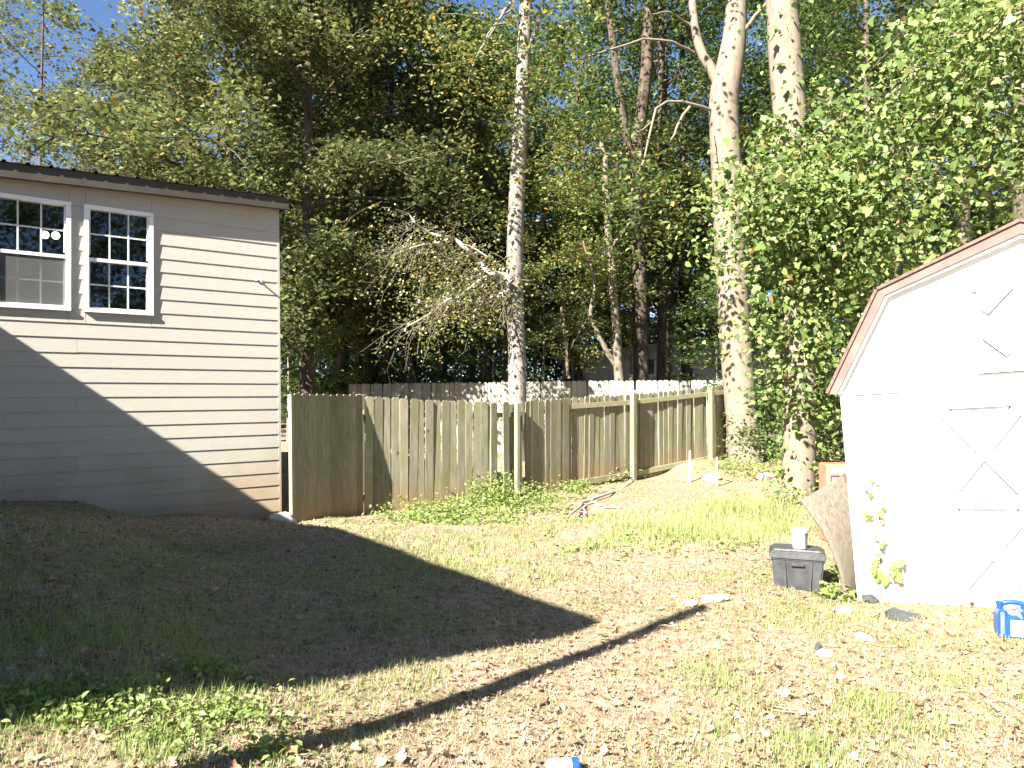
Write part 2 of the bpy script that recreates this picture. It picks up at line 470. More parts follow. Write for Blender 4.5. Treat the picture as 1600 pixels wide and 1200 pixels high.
def shed_material():
    m, nt, lk, out = new_mat("shed_white_paint")
    b = nt.new("ShaderNodeBsdfPrincipled"); b.inputs['Roughness'].default_value = .55; b.inputs['Specular IOR Level'].default_value = .35
    ge = nt.new("ShaderNodeNewGeometry")
    n1 = nt.new("ShaderNodeTexNoise"); n1.inputs['Scale'].default_value = 5; n1.inputs['Detail'].default_value = 10; n1.inputs['Roughness'].default_value = .7
    lk.new(ge.outputs['Position'], n1.inputs['Vector'])
    rp = ramp(nt, [(.22, (.55, .51, .45)), (.36, (.78, .78, .76))]); lk.new(n1.outputs['Fac'], rp.inputs[0])
    n2 = nt.new("ShaderNodeTexNoise"); n2.inputs['Scale'].default_value = 9; n2.inputs['Detail'].default_value = 6
    lk.new(ge.outputs['Position'], n2.inputs['Vector'])
    sx = nt.new("ShaderNodeSeparateXYZ"); lk.new(ge.outputs['Position'], sx.inputs[0])
    ad = nt.new("ShaderNodeMath"); ad.operation = 'MULTIPLY_ADD'; lk.new(n2.outputs['Fac'], ad.inputs[0]); ad.inputs[1].default_value = -.6; lk.new(sx.outputs['Z'], ad.inputs[2])
    mr = nt.new("ShaderNodeMapRange"); mr.inputs[1].default_value = -.35; mr.inputs[2].default_value = -.05; mr.inputs[3].default_value = .6; mr.inputs[4].default_value = 0
    lk.new(ad.outputs[0], mr.inputs[0])
    mx = nt.new("ShaderNodeMix"); mx.data_type = 'RGBA'; lk.new(mr.outputs[0], mx.inputs[0]); lk.new(rp.outputs[0], mx.inputs[6]); mx.inputs[7].default_value = (.42, .30, .2, 1)
    lk.new(mx.outputs[2], b.inputs['Base Color'])
    lk.new(b.outputs[0], out.inputs[0])
    return m
M['shed'] = shed_material()

def pane_material():
    m, nt, lk, out = new_mat("window_glass")
    g = nt.new("ShaderNodeBsdfGlossy"); g.inputs['Roughness'].default_value = .02
    t = nt.new("ShaderNodeBsdfTransparent"); t.inputs[0].default_value = (.8, .85, .83, 1)
    f = nt.new("ShaderNodeFresnel"); f.inputs[0].default_value = 1.6
    mu = nt.new("ShaderNodeMath"); mu.operation = 'MULTIPLY'; mu.inputs[1].default_value = 1.7; lk.new(f.outputs[0], mu.inputs[0])
    mx = nt.new("ShaderNodeMixShader")
    lk.new(mu.outputs[0], mx.inputs[0]); lk.new(t.outputs[0], mx.inputs[1]); lk.new(g.outputs[0], mx.inputs[2]); lk.new(mx.outputs[0], out.inputs[0])
    return m
M['pane'] = pane_material()

def ground_material():
    m, nt, lk, out = new_mat("ground_dirt_thatch")
    b = nt.new("ShaderNodeBsdfPrincipled"); b.inputs['Roughness'].default_value = .95; b.inputs['Specular IOR Level'].default_value = .1
    ge = nt.new("ShaderNodeNewGeometry")
    def noise(s, d=8, r_=.65):
        n = nt.new("ShaderNodeTexNoise"); n.inputs['Scale'].default_value = s; n.inputs['Detail'].default_value = d; n.inputs['Roughness'].default_value = r_
        lk.new(ge.outputs['Position'], n.inputs['Vector']); return n
    n1 = noise(14, 10, .75)
    rp = ramp(nt, [(.3, (.11, .068, .045)), (.45, (.25, .17, .115)), (.6, (.41, .325, .235)), (.75, (.50, .43, .33))]); lk.new(n1.outputs['Fac'], rp.inputs[0])
    n2 = noise(1.1, 7, .65)
    r2 = ramp(nt, [(.46, (0, 0, 0)), (.66, (.65, .65, .65))]); lk.new(n2.outputs['Fac'], r2.inputs[0])
    n4 = noise(30, 6)
    r4 = ramp(nt, [(.3, (.08, .10, .03)), (.7, (.20, .22, .08))]); lk.new(n4.outputs['Fac'], r4.inputs[0])
    mx = nt.new("ShaderNodeMix"); mx.data_type = 'RGBA'; lk.new(r2.outputs[0], mx.inputs[0]); lk.new(rp.outputs[0], mx.inputs[6]); lk.new(r4.outputs[0], mx.inputs[7])
    lk.new(mx.outputs[2], b.inputs['Base Color'])
    n3 = noise(45, 8, .7)
    bp = nt.new("ShaderNodeBump"); bp.inputs['Strength'].default_value = .9; bp.inputs['Distance'].default_value = .03
    lk.new(n3.outputs['Fac'], bp.inputs['Height']); lk.new(bp.outputs[0], b.inputs['Normal'])
    lk.new(b.outputs[0], out.inputs[0])
    return m
M['ground'] = ground_material()

# ------------------------------------------------------------------ ground
CTRL = np.array([
    (-5.85, 8.4, .31), (-5.6, 8.585, .21), (-4.51, 9.43, -.08), (-3.38, 10.3, -.25), (-2.95, 10.1, -.28), (-2.25, 11, -.35), (-.3, 12.4, -.37),
    (1.02, 13.65, -.33), (2.38, 14.8, -.30), (4.36, 16.4, .0), (5.3, 16.7, -.10), (4.26, 11, -.10), (2.59, 5.52, -.05), (4.4, 4.6, .09),
    (3.1, 4.4, .02), (0, 3, .03), (1.37, 5.18, 0), (.6, 4.82, 0), (-1.06, 3.82, .08), (-2.04, 3.36, .31), (-1.45, 2.6, .18), (-3, 3, .48), (-4, 5, .55), (-6, 6.2, .55), (0, 0, .05),
    (3, 2, .1), (-3, 1, .4), (0, 8, -.15), (2, 9, -.12), (0, 10.5, -.3), (-2, 7, .05), (-3.5, 8.5, 0), (1.5, 7, -.06), (3, 13, -.25),
    (0, 22, -.2), (-10, 22, 0), (12, 20, .3), (0, 40, .2), (-30, 40, .4), (30, 40, .7), (-60, 20, .5), (60, 20, .7), (0, -30, .3), (0, 120, 1.0),
    (-100, 100, 1), (100, 100, 1), (-9, 10, .5), (9, 9, .35), (7, 13, .05)])

def ground_h(x, y):
    x = np.asarray(x, float); y = np.asarray(y, float)
    d2 = (x[..., None] - CTRL[:, 0]) ** 2 + (y[..., None] - CTRL[:, 1]) ** 2
    w = 1.0 / (d2 + .35) ** 2
    h = (w * CTRL[:, 2]).sum(-1) / w.sum(-1)
    return h + (vnoise(x, y, .9) - .5) * .05 + (vnoise(x, y, .33, 9) - .5) * .022

def gh(x, y): return float(ground_h(np.array([x]), np.array([y]))[0])

def G(px, py):
    """point of the ground seen at a pixel"""
    r = ray(px, py); a, b = 1.5, 60.0
    ts = np.linspace(a, b, 3000)
    p = CAM[None] + r[None] * ts[:, None]
    k = np.argmax(p[:, 2] < ground_h(p[:, 0], p[:, 1]))
    return p[k]

def axis_steps(lo, hi, near_lo, near_hi, step):
    mid = np.arange(near_lo, near_hi + 1e-6, step)
    def grow(start, end, sgn):
        out = []; s = step; v = start
        while (v < end if sgn > 0 else v > end):
            s *= 1.25; v += sgn * s; out.append(v)
        return out
    return np.array(sorted(grow(near_lo, lo, -1) + list(mid) + grow(near_hi, hi, 1)))
gx = axis_steps(-500, 500, -9, 9, .09)
gy = axis_steps(-300, 700, 1.0, 20, .09)
XX, YY = np.meshgrid(gx, gy)
ZZ = np.concatenate([ground_h(XX[i:i + 20], YY[i:i + 20]) for i in range(0, len(gy), 20)])
idx = np.arange(XX.size).reshape(XX.shape)
quads = np.stack([idx[:-1, :-1], idx[:-1, 1:], idx[1:, 1:], idx[1:, :-1]], -1).reshape(-1, 4)
ground = link("ground", np_mesh("ground", np.stack([XX, YY, ZZ], -1).reshape(-1, 3), quads, smooth=True), mat=M['ground'])
tag(ground, "bare yard of thin dry grass, clay and fallen leaves", "ground", kind="structure")

# ------------------------------------------------------------------ house (left)
WALL = Frame(P(437, 808, 10.3), (1490.0 / 1884, 0, 0) + np.array([0, F / 1884, 0]), (-.02, .026, 1))
WN = WALL.n if WALL.n[1] < 0 else -WALL.n
assert WALL.n[1] < 0
house = empty("house", WALL.at(-3, -.3, 0))
tag(house, "beige lap-sided house with a dark fascia and white grid windows", "house")
EXPO = 0.178
t_first = WALL.uv(428, 798.5)[1]
t_top = WALL.uv(421, 322)[1] + .05
s_joint = WALL.uv(120, 540)[0]
def win_rect(x0, y0, x1, y1):
    # pixel corners of the casing: left/top ... right/bottom
    a0 = WALL.uv(x0, (y0 + y1) / 2)[0]; a1 = WALL.uv(x1, (y0 + y1) / 2)[0]
    b1 = WALL.uv((x0 + x1) / 2, y0)[1]; b0 = WALL.uv((x0 + x1) / 2, y1)[1]
    return a0, a1, b0, b1
w2 = win_rect(130.5, 327, 239, 491)
ww = w2[1] - w2[0]
a1_ = WALL.uv(110.5, 400)[0]
w1 = (a1_ - ww * 1.0 - .06, a1_, w2[2] - .0, w2[3] + .0)
WINS = [w1, w2]
S_LEFT = -11.0

backing_segments = []
def lap(name, s0, s1, b0, b1):
    """one lapped board: thick lower edge, thin upper edge"""
    V = []
    for s_ in (s0, s1):
        for b_, o_ in ((b0, .008), (b0, .021), (b1, .011), (b1, .004)):
            V.append(WALL.at(s_, b_, o_))
    Fc = [(0, 1, 2, 3), (7, 6, 5, 4), (0, 4, 5, 1), (1, 5, 6, 2), (2, 6, 7, 3), (3, 7, 4, 0)]
    me = py_mesh(name, V, Fc)
    bm = bmesh.new(); bm.from_mesh(me); bmesh.ops.recalc_face_normals(bm, faces=bm.faces); bm.to_mesh(me); bm.free()
    return me
def cut_spans(b0, b1):
    spans = [(S_LEFT, 0.0)]
    for (a0, a1, c0, c1) in WINS:
        if b1 > c0 + .02 and b0 < c1 - .02:
            new = []
            for s0, s1 in spans:
                if a0 > s0 and a1 < s1: new += [(s0, a0 + .02), (a1 - .02, s1)]
                else: new.append((s0, s1))
            spans = new
    return spans
t = t_first - EXPO * 4
k = 0
while t < t_top:
    b0, b1 = t, min(t + EXPO + .012, t_top)
    for s0, s1 in cut_spans(b0, b1):
        sj = s_joint if k % 4 == 0 else s_joint - [0, 1.1, 2.3, .55][k % 4] * 1.3
        joints = [sj] if (s0 < sj < s1) else []
        joints += [s_joint - 4.8 + (1.2 if k % 2 else 0)] if s0 < s_joint - 5.4 else []
        cuts = [s0] + sorted(joints) + [s1]
        for c0, c1 in zip(cuts[:-1], cuts[1:]):
            jig = random.uniform(-.004, .004)
            link("siding_plank", lap("siding_plank", c0 + .0015, c1 - .0015, b0 + jig, b1 + jig), house, M['siding'])
    for (a0, a1, c0, c1) in WINS:
        if b0 < c0 - .005 and b1 > c0 + .02: link("siding_plank", lap("siding_plank", a0 + .0225, a1 - .0225, b0, c0 + .01), house, M['siding'])
        if b0 < c1 - .02 and b1 > c1 + .005: link("siding_plank", lap("siding_plank", a0 + .0225, a1 - .0225, c1 - .01, b1), house, M['siding'])
    t += EXPO; k += 1
# sheathing behind the boards, left open at the windows
for (a, b, c, d_) in [(S_LEFT, w1[0], -1.2, t_top), (w1[1], w2[0], w1[2], w1[3]), (w2[1], -.002, -1.2, t_top),
                      (w1[0], w2[1], -1.2, w1[2]), (w1[0], w2[1], w1[3], t_top)]:
    link("wall_panel", WALL.box("wall_panel", a, b, c, d_, -.12, 0.0), house, M['siding'])
# corner board and end wall
link("corner_board", WALL.box("corner_board", -.012, .022, -1.2, t_top, -.10, .020), house, M['siding'])
link("end_wall", WALL.box("end_wall", -.14, .0, -1.2, t_top, -7, -.121), house, M['siding'])
link("back_wall", WALL.box("back_wall", S_LEFT, -.001, -1.2, t_top, -7.2, -7.001), house, M['siding'])
# fascia, soffit, ribbed metal roof
OV = .16
fr = WALL.uv(451, 326, OV); fl = WALL.uv(0, 274, OV)
slope = (fr[1] - fl[1]) / (fr[0] - fl[0])
tr_ = WALL.uv(452, 309, OV)[1] - fr[1]
def roofline(s): return fr[1] + (s - fr[0]) * slope
sL = S_LEFT
link("fascia", WALL.prism("fascia", [(sL, roofline(sL)), (fr[0], roofline(fr[0])), (fr[0], roofline(fr[0]) + tr_), (sL, roofline(sL) + tr_)], OV - .03, OV), house, M['fascia'])
link("drip_edge", WALL.prism("drip_edge", [(sL, roofline(sL) - .012), (fr[0], roofline(fr[0]) - .012), (fr[0], roofline(fr[0]) + .004), (sL, roofline(sL) + .004)], OV - .06, OV + .008), house, M['fascia'])
link("soffit", WALL.prism("soffit", [(sL, roofline(sL) + .02), (fr[0] - .01, roofline(fr[0]) + .02), (fr[0] - .01, roofline(fr[0]) + .035), (sL, roofline(sL) + .035)], -.02, OV - .031), house, M['fascia'])
link("gable_fascia", WALL.prism("gable_fascia", [(fr[0] - .03, fr[1]), (fr[0], fr[1]), (fr[0], fr[1] + tr_), (fr[0] - .03, fr[1] + tr_)], -7.3, OV - .031), house, M['fascia'])
# ribbed roof: section along s, ridges run back
sec = []
s = sL
while s < fr[0] + .03:
    sec += [(s, 0), (s + .17, 0), (s + .185, .022), (s + .215, .022)]; s += .23
sec = [q for q in sec if q[0] < fr[0] + .03]
V = []; Fc = []
for (a, b) in sec:
    zb = roofline(a) + tr_ + .006 + b
    V += [WALL.at(a, zb, OV + .03), WALL.at(a, zb + .32, -7.3)]
for i in range(len(sec) - 1):
    Fc.append((2 * i, 2 * i + 2, 2 * i + 3, 2 * i + 1))
me = py_mesh("roof", V, Fc)
rf = link("roof", me, house, M['metal_roof'])
so = rf.modifiers.new("thick", 'SOLIDIFY'); so.thickness = .006
# room behind the windows
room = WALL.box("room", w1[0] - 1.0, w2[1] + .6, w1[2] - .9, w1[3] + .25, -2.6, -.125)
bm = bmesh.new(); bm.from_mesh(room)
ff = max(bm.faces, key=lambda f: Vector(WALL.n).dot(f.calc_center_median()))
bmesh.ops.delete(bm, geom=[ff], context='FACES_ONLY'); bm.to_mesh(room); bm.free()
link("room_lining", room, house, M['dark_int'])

def make_window(rect, screened):
    a0, a1, b0, b1 = rect
    wr = empty("window", WALL.at((a0 + a1) / 2, b0, 0)); wr.parent = house
    wr.matrix_parent_inverse = world_of(house).inverted()
    cw = .05
    # casing of four boards
    link("frame", WALL.box("frame", a0, a1, b1 - cw, b1, -.06, .045, .003), wr, M['trim_white'])
    link("frame", WALL.box("frame", a0, a1, b0, b0 + cw * .8, -.06, .055, .003), wr, M['trim_white'])
    link("frame", WALL.box("frame", a0, a0 + cw, b0 + cw * .8 + .001, b1 - cw - .001, -.06, .043, .003), wr, M['trim_white'])
    link("frame", WALL.box("frame", a1 - cw, a1, b0 + cw * .8 + .001, b1 - cw - .001, -.06, .043, .003), wr, M['trim_white'])
    bm_ = (b0 + b1) / 2 - .005
    i0, i1 = a0 + cw, a1 - cw
    for lo, hi, off, low in ((bm_ + .02, b1 - cw, -.01, False), (b0 + cw * .8, bm_ - .02, -.035, True)):
        link("sash_rail", WALL.box("sash_rail", i0, i1, lo - (.04 if not low else 0), lo + (.0 if not low else .03), off - .02, off + .028), wr, M['trim_white'])
        link("sash_stile", WALL.box("sash_stile", i0, i0 + .022, lo + .031, hi, off - .02, off + .02), wr, M['trim_white'])
        link("sash_stile", WALL.box("sash_stile", i1 - .022, i1, lo + .031, hi, off - .02, off + .02), wr, M['trim_white'])
        x0, x1 = i0 + .022, i1 - .022
        y0, y1 = lo + (.03 if low else 0), hi
        for q in (1, 2):
            xm = x0 + (x1 - x0) * q / 3
            link("muntin", WALL.box("muntin", xm - .009, xm + .009, y0, y1, off - .012, off + .006), wr, M['muntin'])
        ym = (y0 + y1) / 2
        for q in range(3):
            xa = x0 + (x1 - x0) * q / 3 + .009 * (q > 0); xb = x0 + (x1 - x0) * (q + 1) / 3 - .009 * (q < 2)
            link("muntin", WALL.box("muntin", xa, xb, ym - .009, ym + .009, off - .011, off + .005), wr, M['muntin'])
            for (ya, yb) in ((y0, ym - .009), (ym + .009, y1)):
                link("pane", WALL.box("pane", xa, xb, ya, yb, off - .006, off - .002), wr, M['pane'])
        if low and screened:
            link("insect_screen", WALL.box("insect_screen", i0 + .002, i1 - .002, y0, y1, .004, .006), wr, M['screen'])
make_window(w1, True)
make_window(w2, False)

# wing of the same house beside the camera: its eave corner throws the big shadow
S_W, O_W, T_W = -5.31, 7.9, None
WF = Frame(WALL.O, WALL.d, (0, 0, 1))
T_W = 3.85 - WALL.O[2]
link("wing_wall", WF.box("wing_wall", S_W - 13.7, S_W - .3, -1.2, T_W - .12, .03, 6.7), house, M['siding'])
s_rg = S_W - 7.0
link("wing_roof", WF.prism("wing_roof", [(S_W - 14, T_W - .118), (S_W, T_W - .118), (S_W, T_W), (s_rg, T_W + 7 * .35), (S_W - 14, T_W)], .04, O_W), house, M['metal_roof'])
for q in range(24):
    b0 = -.9 + q * EXPO
    if b0 + EXPO > T_W - .15: break
    me = Frame(WF.at(S_W - .299, 0, 6.7), -WF.n, WF.u).box("siding_plank", 0, 6.64, b0, b0 + EXPO - .01, .001, .018)
    link("siding_plank", me, house, M['siding'])

# hose bib on the wall, with a bent spout
a, b = WALL.uv(402, 437)
spig = empty("wall_tap", WALL.at(a, b, .02))
tag(spig, "small white spout fixed to the beige siding near the house corner", "tap")
tb = Tubes(); tb.add([WALL.at(a, b, .02), WALL.at(a, b, .07), WALL.at(a + .01, b - .01, .11), WALL.at(a + .02, b - .05, .13)], [.012, .012, .012, .010], 8)
link("spout", tb.mesh("spout"), spig, M['white_plastic'])
link("flange", WALL.box("flange", a - .03, a + .03, b - .02, b + .03, .021, .034, .004), spig, M['white_plastic'])
# ceiling light seen through the window
lp = empty("ceiling_light", WALL.at(w1[1] - .2, w1[3] - .1, -1.2))
tag(lp, "pair of lit white globes hanging inside the room behind the left window", "lamp")
ml, nt, lk, out = new_mat("lit_globe")
em = nt.new("ShaderNodeEmission"); em.inputs[0].default_value = (1, .97, .9, 1); em.inputs[1].default_value = 1.6
lk.new(em.outputs[0], out.inputs[0])
for (px, py) in ((70, 367), (87, 368)):
    a, b = WALL.uv(px, py, -1.0); c = WALL.at(a, b, -1.0)
    bm = bmesh.new(); bmesh.ops.create_uvsphere(bm, u_segments=16, v_segments=10, radius=.05)
    bmesh.ops.translate(bm, verts=bm.verts, vec=Vector(c)); me = bpy.data.meshes.new("globe"); bm.to_mesh(me); bm.free()
    for p in me.polygons: p.use_smooth = True
    link("globe", me, lp, ml)
    tb = Tubes(); tb.add([c + np.array([0, 0, .06]), c + np.array([0, 0, .75])], [.008, .008], 6)
    link("stem", tb.mesh("stem"), lp, M['dark_int'])

# pole that throws the long thin shadow (stands beside the wing, out of view)
tip = G(1098, 950)
ptop = tip - np.array(L) * (4.2 / abs(L[2]))
dr_ = (G(470, 1168) - tip)[:2]; dr_ /= np.linalg.norm(dr_)
pb = tip[:2] + dr_ * 5.3
tb = Tubes(); z0 = gh(*pb)
tb.add([(pb[0], pb[1], z0 - .2), ((pb[0] + ptop[0]) / 2, (pb[1] + ptop[1]) / 2, (z0 + ptop[2]) / 2), tuple(ptop)], [.07, .065, .055], 14)
po = link("unseen_metal_pole", tb.mesh("unseen_metal_pole"), mat=M['galv'])
tag(po, "tall bare metal pole leaning beside the house wing", "pole")

# ------------------------------------------------------------------ fences
def picket_mesh(w, h, th, ear=.03):
    """local: x along fence, y thickness (front at -y), z up from foot"""
    prof = [(-w / 2, 0), (w / 2, 0), (w / 2, h - ear), (w / 2 - ear * 1.0, h), (-w / 2 + ear * 1.0, h), (-w / 2, h - ear)]
    V = [(x, -th / 2, z) for x, z in prof] + [(x, th / 2, z) for x, z in prof]
    k = 6
    Fc = [tuple(range(k)), tuple(range(2 * k - 1, k - 1, -1))] + [((i + 1) % k, i, k + i, k + (i + 1) % k) for i in range(k)]
    return py_mesh("picket", V, Fc)
PK = [picket_mesh(w, 2.0, .017) for w in (.136, .139, .133)]
for me in PK: me.materials.append(M['fence'])
PKF = [picket_mesh(w, 2.1, .017) for w in (.136, .139)]
for me in PKF: me.materials.append(M['fence_far'])

def put(name, me, parent, x, y, z, ang, tilt=0.0, yaw=0.0, sz=1.0, lean=0.0):
    o = bpy.data.objects.new(name, me); col.objects.link(o)
    m = Matrix.Translation((x, y, z)) @ Matrix.Rotation(ang + yaw, 4, 'Z') @ Matrix.Rotation(tilt, 4, 'Y') @ Matrix.Rotation(lean, 4, 'X')
    if sz != 1.0: m = m @ Matrix.Diagonal((1, 1, sz, 1))
    o.parent = parent
    o.matrix_basis = world_of(parent).inverted() @ m
    return o

def fpt(px, z):
    return np.array([(px - 800) / F * z, z])

def post(parent, x, y, top, w=.09, mat=None, foot=None, tilt=0):
    z0 = (gh(x, y) - .25) if foot is None else foot
    f = Frame((x, y, z0), (1, .9, 0))
    me = f.box("post", -w / 2, w / 2, 0, top - z0, -w / 2, w / 2, .004)
    return link("post", me, parent, mat or M['rail'])

def rail(parent, p, q, zp, zq, off, h=.085, th=.04):
    d_ = np.array([q[0] - p[0], q[1] - p[1]]); Ln = np.linalg.norm(d_); d_ /= Ln
    f = Frame((p[0], p[1], 0), (d_[0], d_[1], 0))
    me = f.prism("rail", [(0, zp - h / 2), (Ln, zq - h / 2), (Ln, zq + h / 2), (0, zp + h / 2)], off, off + th)
    return link("rail", me, parent, M['rail'])

def pickets(parent, p, q, topp, topq, meshes, H, off=0.0, skip=(), jit=1.0, gap=.004, w=.139):
    d_ = np.array([q[0] - p[0], q[1] - p[1]]); Ln = np.linalg.norm(d_); ang = math.atan2(d_[1], d_[0]); d_ /= Ln
    nrm = np.array([d_[1], -d_[0]])        # towards the camera side
    n = int(Ln / (w + gap)); st = Ln / n
    for i in range(n):
        if i in skip: continue
        a = (i + .5) * st
        x, y = p[0] + d_[0] * a + nrm[0] * off, p[1] + d_[1] * a + nrm[1] * off
        top = topp + (topq - topp) * a / Ln + random.uniform(-.012, .012) * jit
        put("picket", meshes[random.randrange(len(meshes))], parent, x, y, top - H, ang, tilt=random.gauss(0, .006) * jit, yaw=random.gauss(0, .03) * jit, lean=random.gauss(0, .004) * jit)

# front fence
A, B, C_, D, E, Fp, Gp = fpt(568, 11.05), fpt(772, 12.4), fpt(802, 12.72), fpt(886, 13.65), fpt(985, 14.8), fpt(1106, 16.4), fpt(1137, 16.95)
def topz(py, z): return 1.5 - (py - 612) / F * z
fence = empty("wooden_fence", (*A, gh(*A)))
tag(fence, "weathered dog-ear picket fence with algae, crooked and leaning, in front of the trees", "fence")
tA, tB, tD, tE, tF, tG = topz(619, A[1]), topz(629, B[1]), topz(622, D[1]), topz(616.5, E[1]), topz(604.5, Fp[1]), topz(601, Gp[1])
pickets(fence, A, B, tA, tB, PK, 2.0, .03)
rail(fence, A, B, tA - .25, tB - .25, -.045); rail(fence, A, B, tA - 1.5, tB - 1.5, -.045)
# second bay: a gap, a post, then loose boards
BD = (D - B) / np.linalg.norm(D - B); LBD = np.linalg.norm(D - B); angBD = math.atan2(BD[1], BD[0]); nBD = np.array([BD[1], -BD[0]])
rail(fence, B, D, tB - .22, tD - .22, -.045); rail(fence, B, D, tB - 1.5, tD - 1.45, -.045)
def bd(px, dz=0.0, off=.03, tilt=0.0, top=None, me=0, lean=0.0):
    # point of the bay line under a pixel column
    m = (px - 800) / F
    a = (m * B[1] - B[0]) / (BD[0] - m * BD[1])
    x, y = B + BD * a + nBD * off
    tz = (tB + (tD - tB) * a / LBD) if top is None else top
    return put("picket", PK[me], fence, x, y, tz - 2.0 + dz, angBD, tilt=tilt, yaw=random.gauss(0, .05), lean=lean)
for px, tl, dz in ((790, -.012, 0), (822.5, .004, -.01), (830, .0, .0), (838.5, -.030, -.0), (847, -.034, -.02), (855, -.012, -.01), (862, .004, .01), (869, .006, -.01), (876, .004, 0), (882.5, .002, 0)):
    bd(px, dz, tilt=tl, me=random.randrange(3))
bd(776, -.02, off=-.065); bd(807, -.05, off=-.075, tilt=.0); bd(814.5, -.05, off=-.065, tilt=.01); bd(800, -.05, off=-.07); bd(769.5, 0, .03)
post(fence, *(C_ + nBD * .10), topz(630, 12.6), .075)
post(fence, *(A - nBD * .07), tA + .03, .09)
post(fence, *(D - nBD * .07), tD - .03, .09)
# third and fourth bays show their rail side
for p, q, tp, tq in ((D, E, tD, tE), (E, Fp, tE, tF), (Fp, Gp, tF, tG)):
    pickets(fence, p, q, tp, tq, PK, 2.0, -.03, jit=1.3)
    zb0 = tp - 1.60; zb1 = tq - 1.60
    rail(fence, p, q, tp - .16, tq - .16, -.018, .09); rail(fence, p, q, zb0, zb1, -.018, .10)
post(fence, *(E + np.array([.05, -.06])), topz(616, 14.8) + .02, .10)
post(fence, *(Fp + np.array([.06, -.07])), tF - .01, .10)
post(fence, *(Gp + np.array([.05, -.05])), tG - .02, .10)

# gate of the fence, swung open and leaning beside the house corner
g0, g1 = fpt(461, 9.95), fpt(567, 11.0)
gate = empty("wooden_gate", (*g0, gh(*g0)))
tag(gate, "dark shaded picket gate with stained foot, leaning open beside the house corner", "gate")
gd = (g1 - g0) / np.linalg.norm(g1 - g0); gang = math.atan2(gd[1], gd[0])
ng = 10; st = np.linalg.norm(g1 - g0) / ng
tg0, tg1 = topz(614, 9.95), topz(617, 11.0)
for i in range(ng):
    a = (i + .5) * st; x, y = g0 + gd * a
    put("picket", PK[i % 3], gate, x, y, tg0 + (tg1 - tg0) * a / (ng * st) - 2.0 + random.uniform(-.008, .008), gang, tilt=-.012 + random.gauss(0, .003), yaw=random.gauss(0, .015))
rail(gate, g0 + gd * .02, g1, tg0 - .3, tg1 - .3, -.055, .09, .038); rail(gate, g0 + gd * .02, g1, tg0 - 1.5, tg1 - 1.5, -.055, .09, .038)
f = Frame((*g0, 0), (gd[0], gd[1], 0))
link("stile", f.prism("stile", [(-.045, tg0 - 1.9), (.0, tg0 - 1.9), (-.03, tg0 - .02), (-.075, tg0 - .02)], -.05, .012), gate, M['rail'])
link("latch", f.box("latch", ng * st - .02, ng * st + .03, tg0 - .72, tg0 - .60, .012, .03), gate, M['galv'])

# back fence
bf = empty("back_fence", (0, 21, gh(0, 21)))
tag(bf, "sun-bleached pale picket fence running through the woods behind the front fence", "fence")
b0_, b1_, b2_ = fpt(545, 22.6), fpt(860, 20.6), fpt(1150, 19.6)
for p, q, a, b in ((b0_, b1_, topz(600, 22.6), topz(596, 20.6)), (b1_, b2_, topz(595, 20.6), topz(594, 19.6))):
    pickets(bf, p, q, a, b, PKF, 2.1, 0)
    rail(bf, p, q, a - .3, b - .3, -.055); rail(bf, p, q, a - 1.6, b - 1.6, -.055)

# ------------------------------------------------------------------ shed (right)
def camvec(x, y, z): return RGT * x + UPC * y + FWD * z
SH = Frame(P(1340, 938, 5.52), camvec(2100, 180, -F), camvec(-.08, 1, 0))
shed = empty("garden_shed", SH.at(.8, 0, -1))
tag(shed, "white barn-style garden shed with gambrel roof and cross-braced doors", "shed")
uv = SH.uv
e0 = uv(1312, 612); kn = uv(1393, 456); rg = uv(1600, 364)
s_door = uv(1464, 800)[0]; s_mid = s_door + (uv(1551, 874)[0] - s_door) * 2      # meeting line of the two leaves
Wsh = s_mid * 2
m_up = (rg[1] - kn[1]) / (rg[0] - kn[0])
ridge = (s_mid, kn[1] + m_up * (s_mid - kn[0]))
T_E = e0[1]
kn = (kn[0], kn[1])
gam = [(0, -.25), (Wsh, -.25), (Wsh, T_E), (Wsh - kn[0], kn[1]), ridge, kn, (0, T_E)]
link("front_wall", SH.prism("front_wall", gam, -2.6, 0), shed, M['shed'])
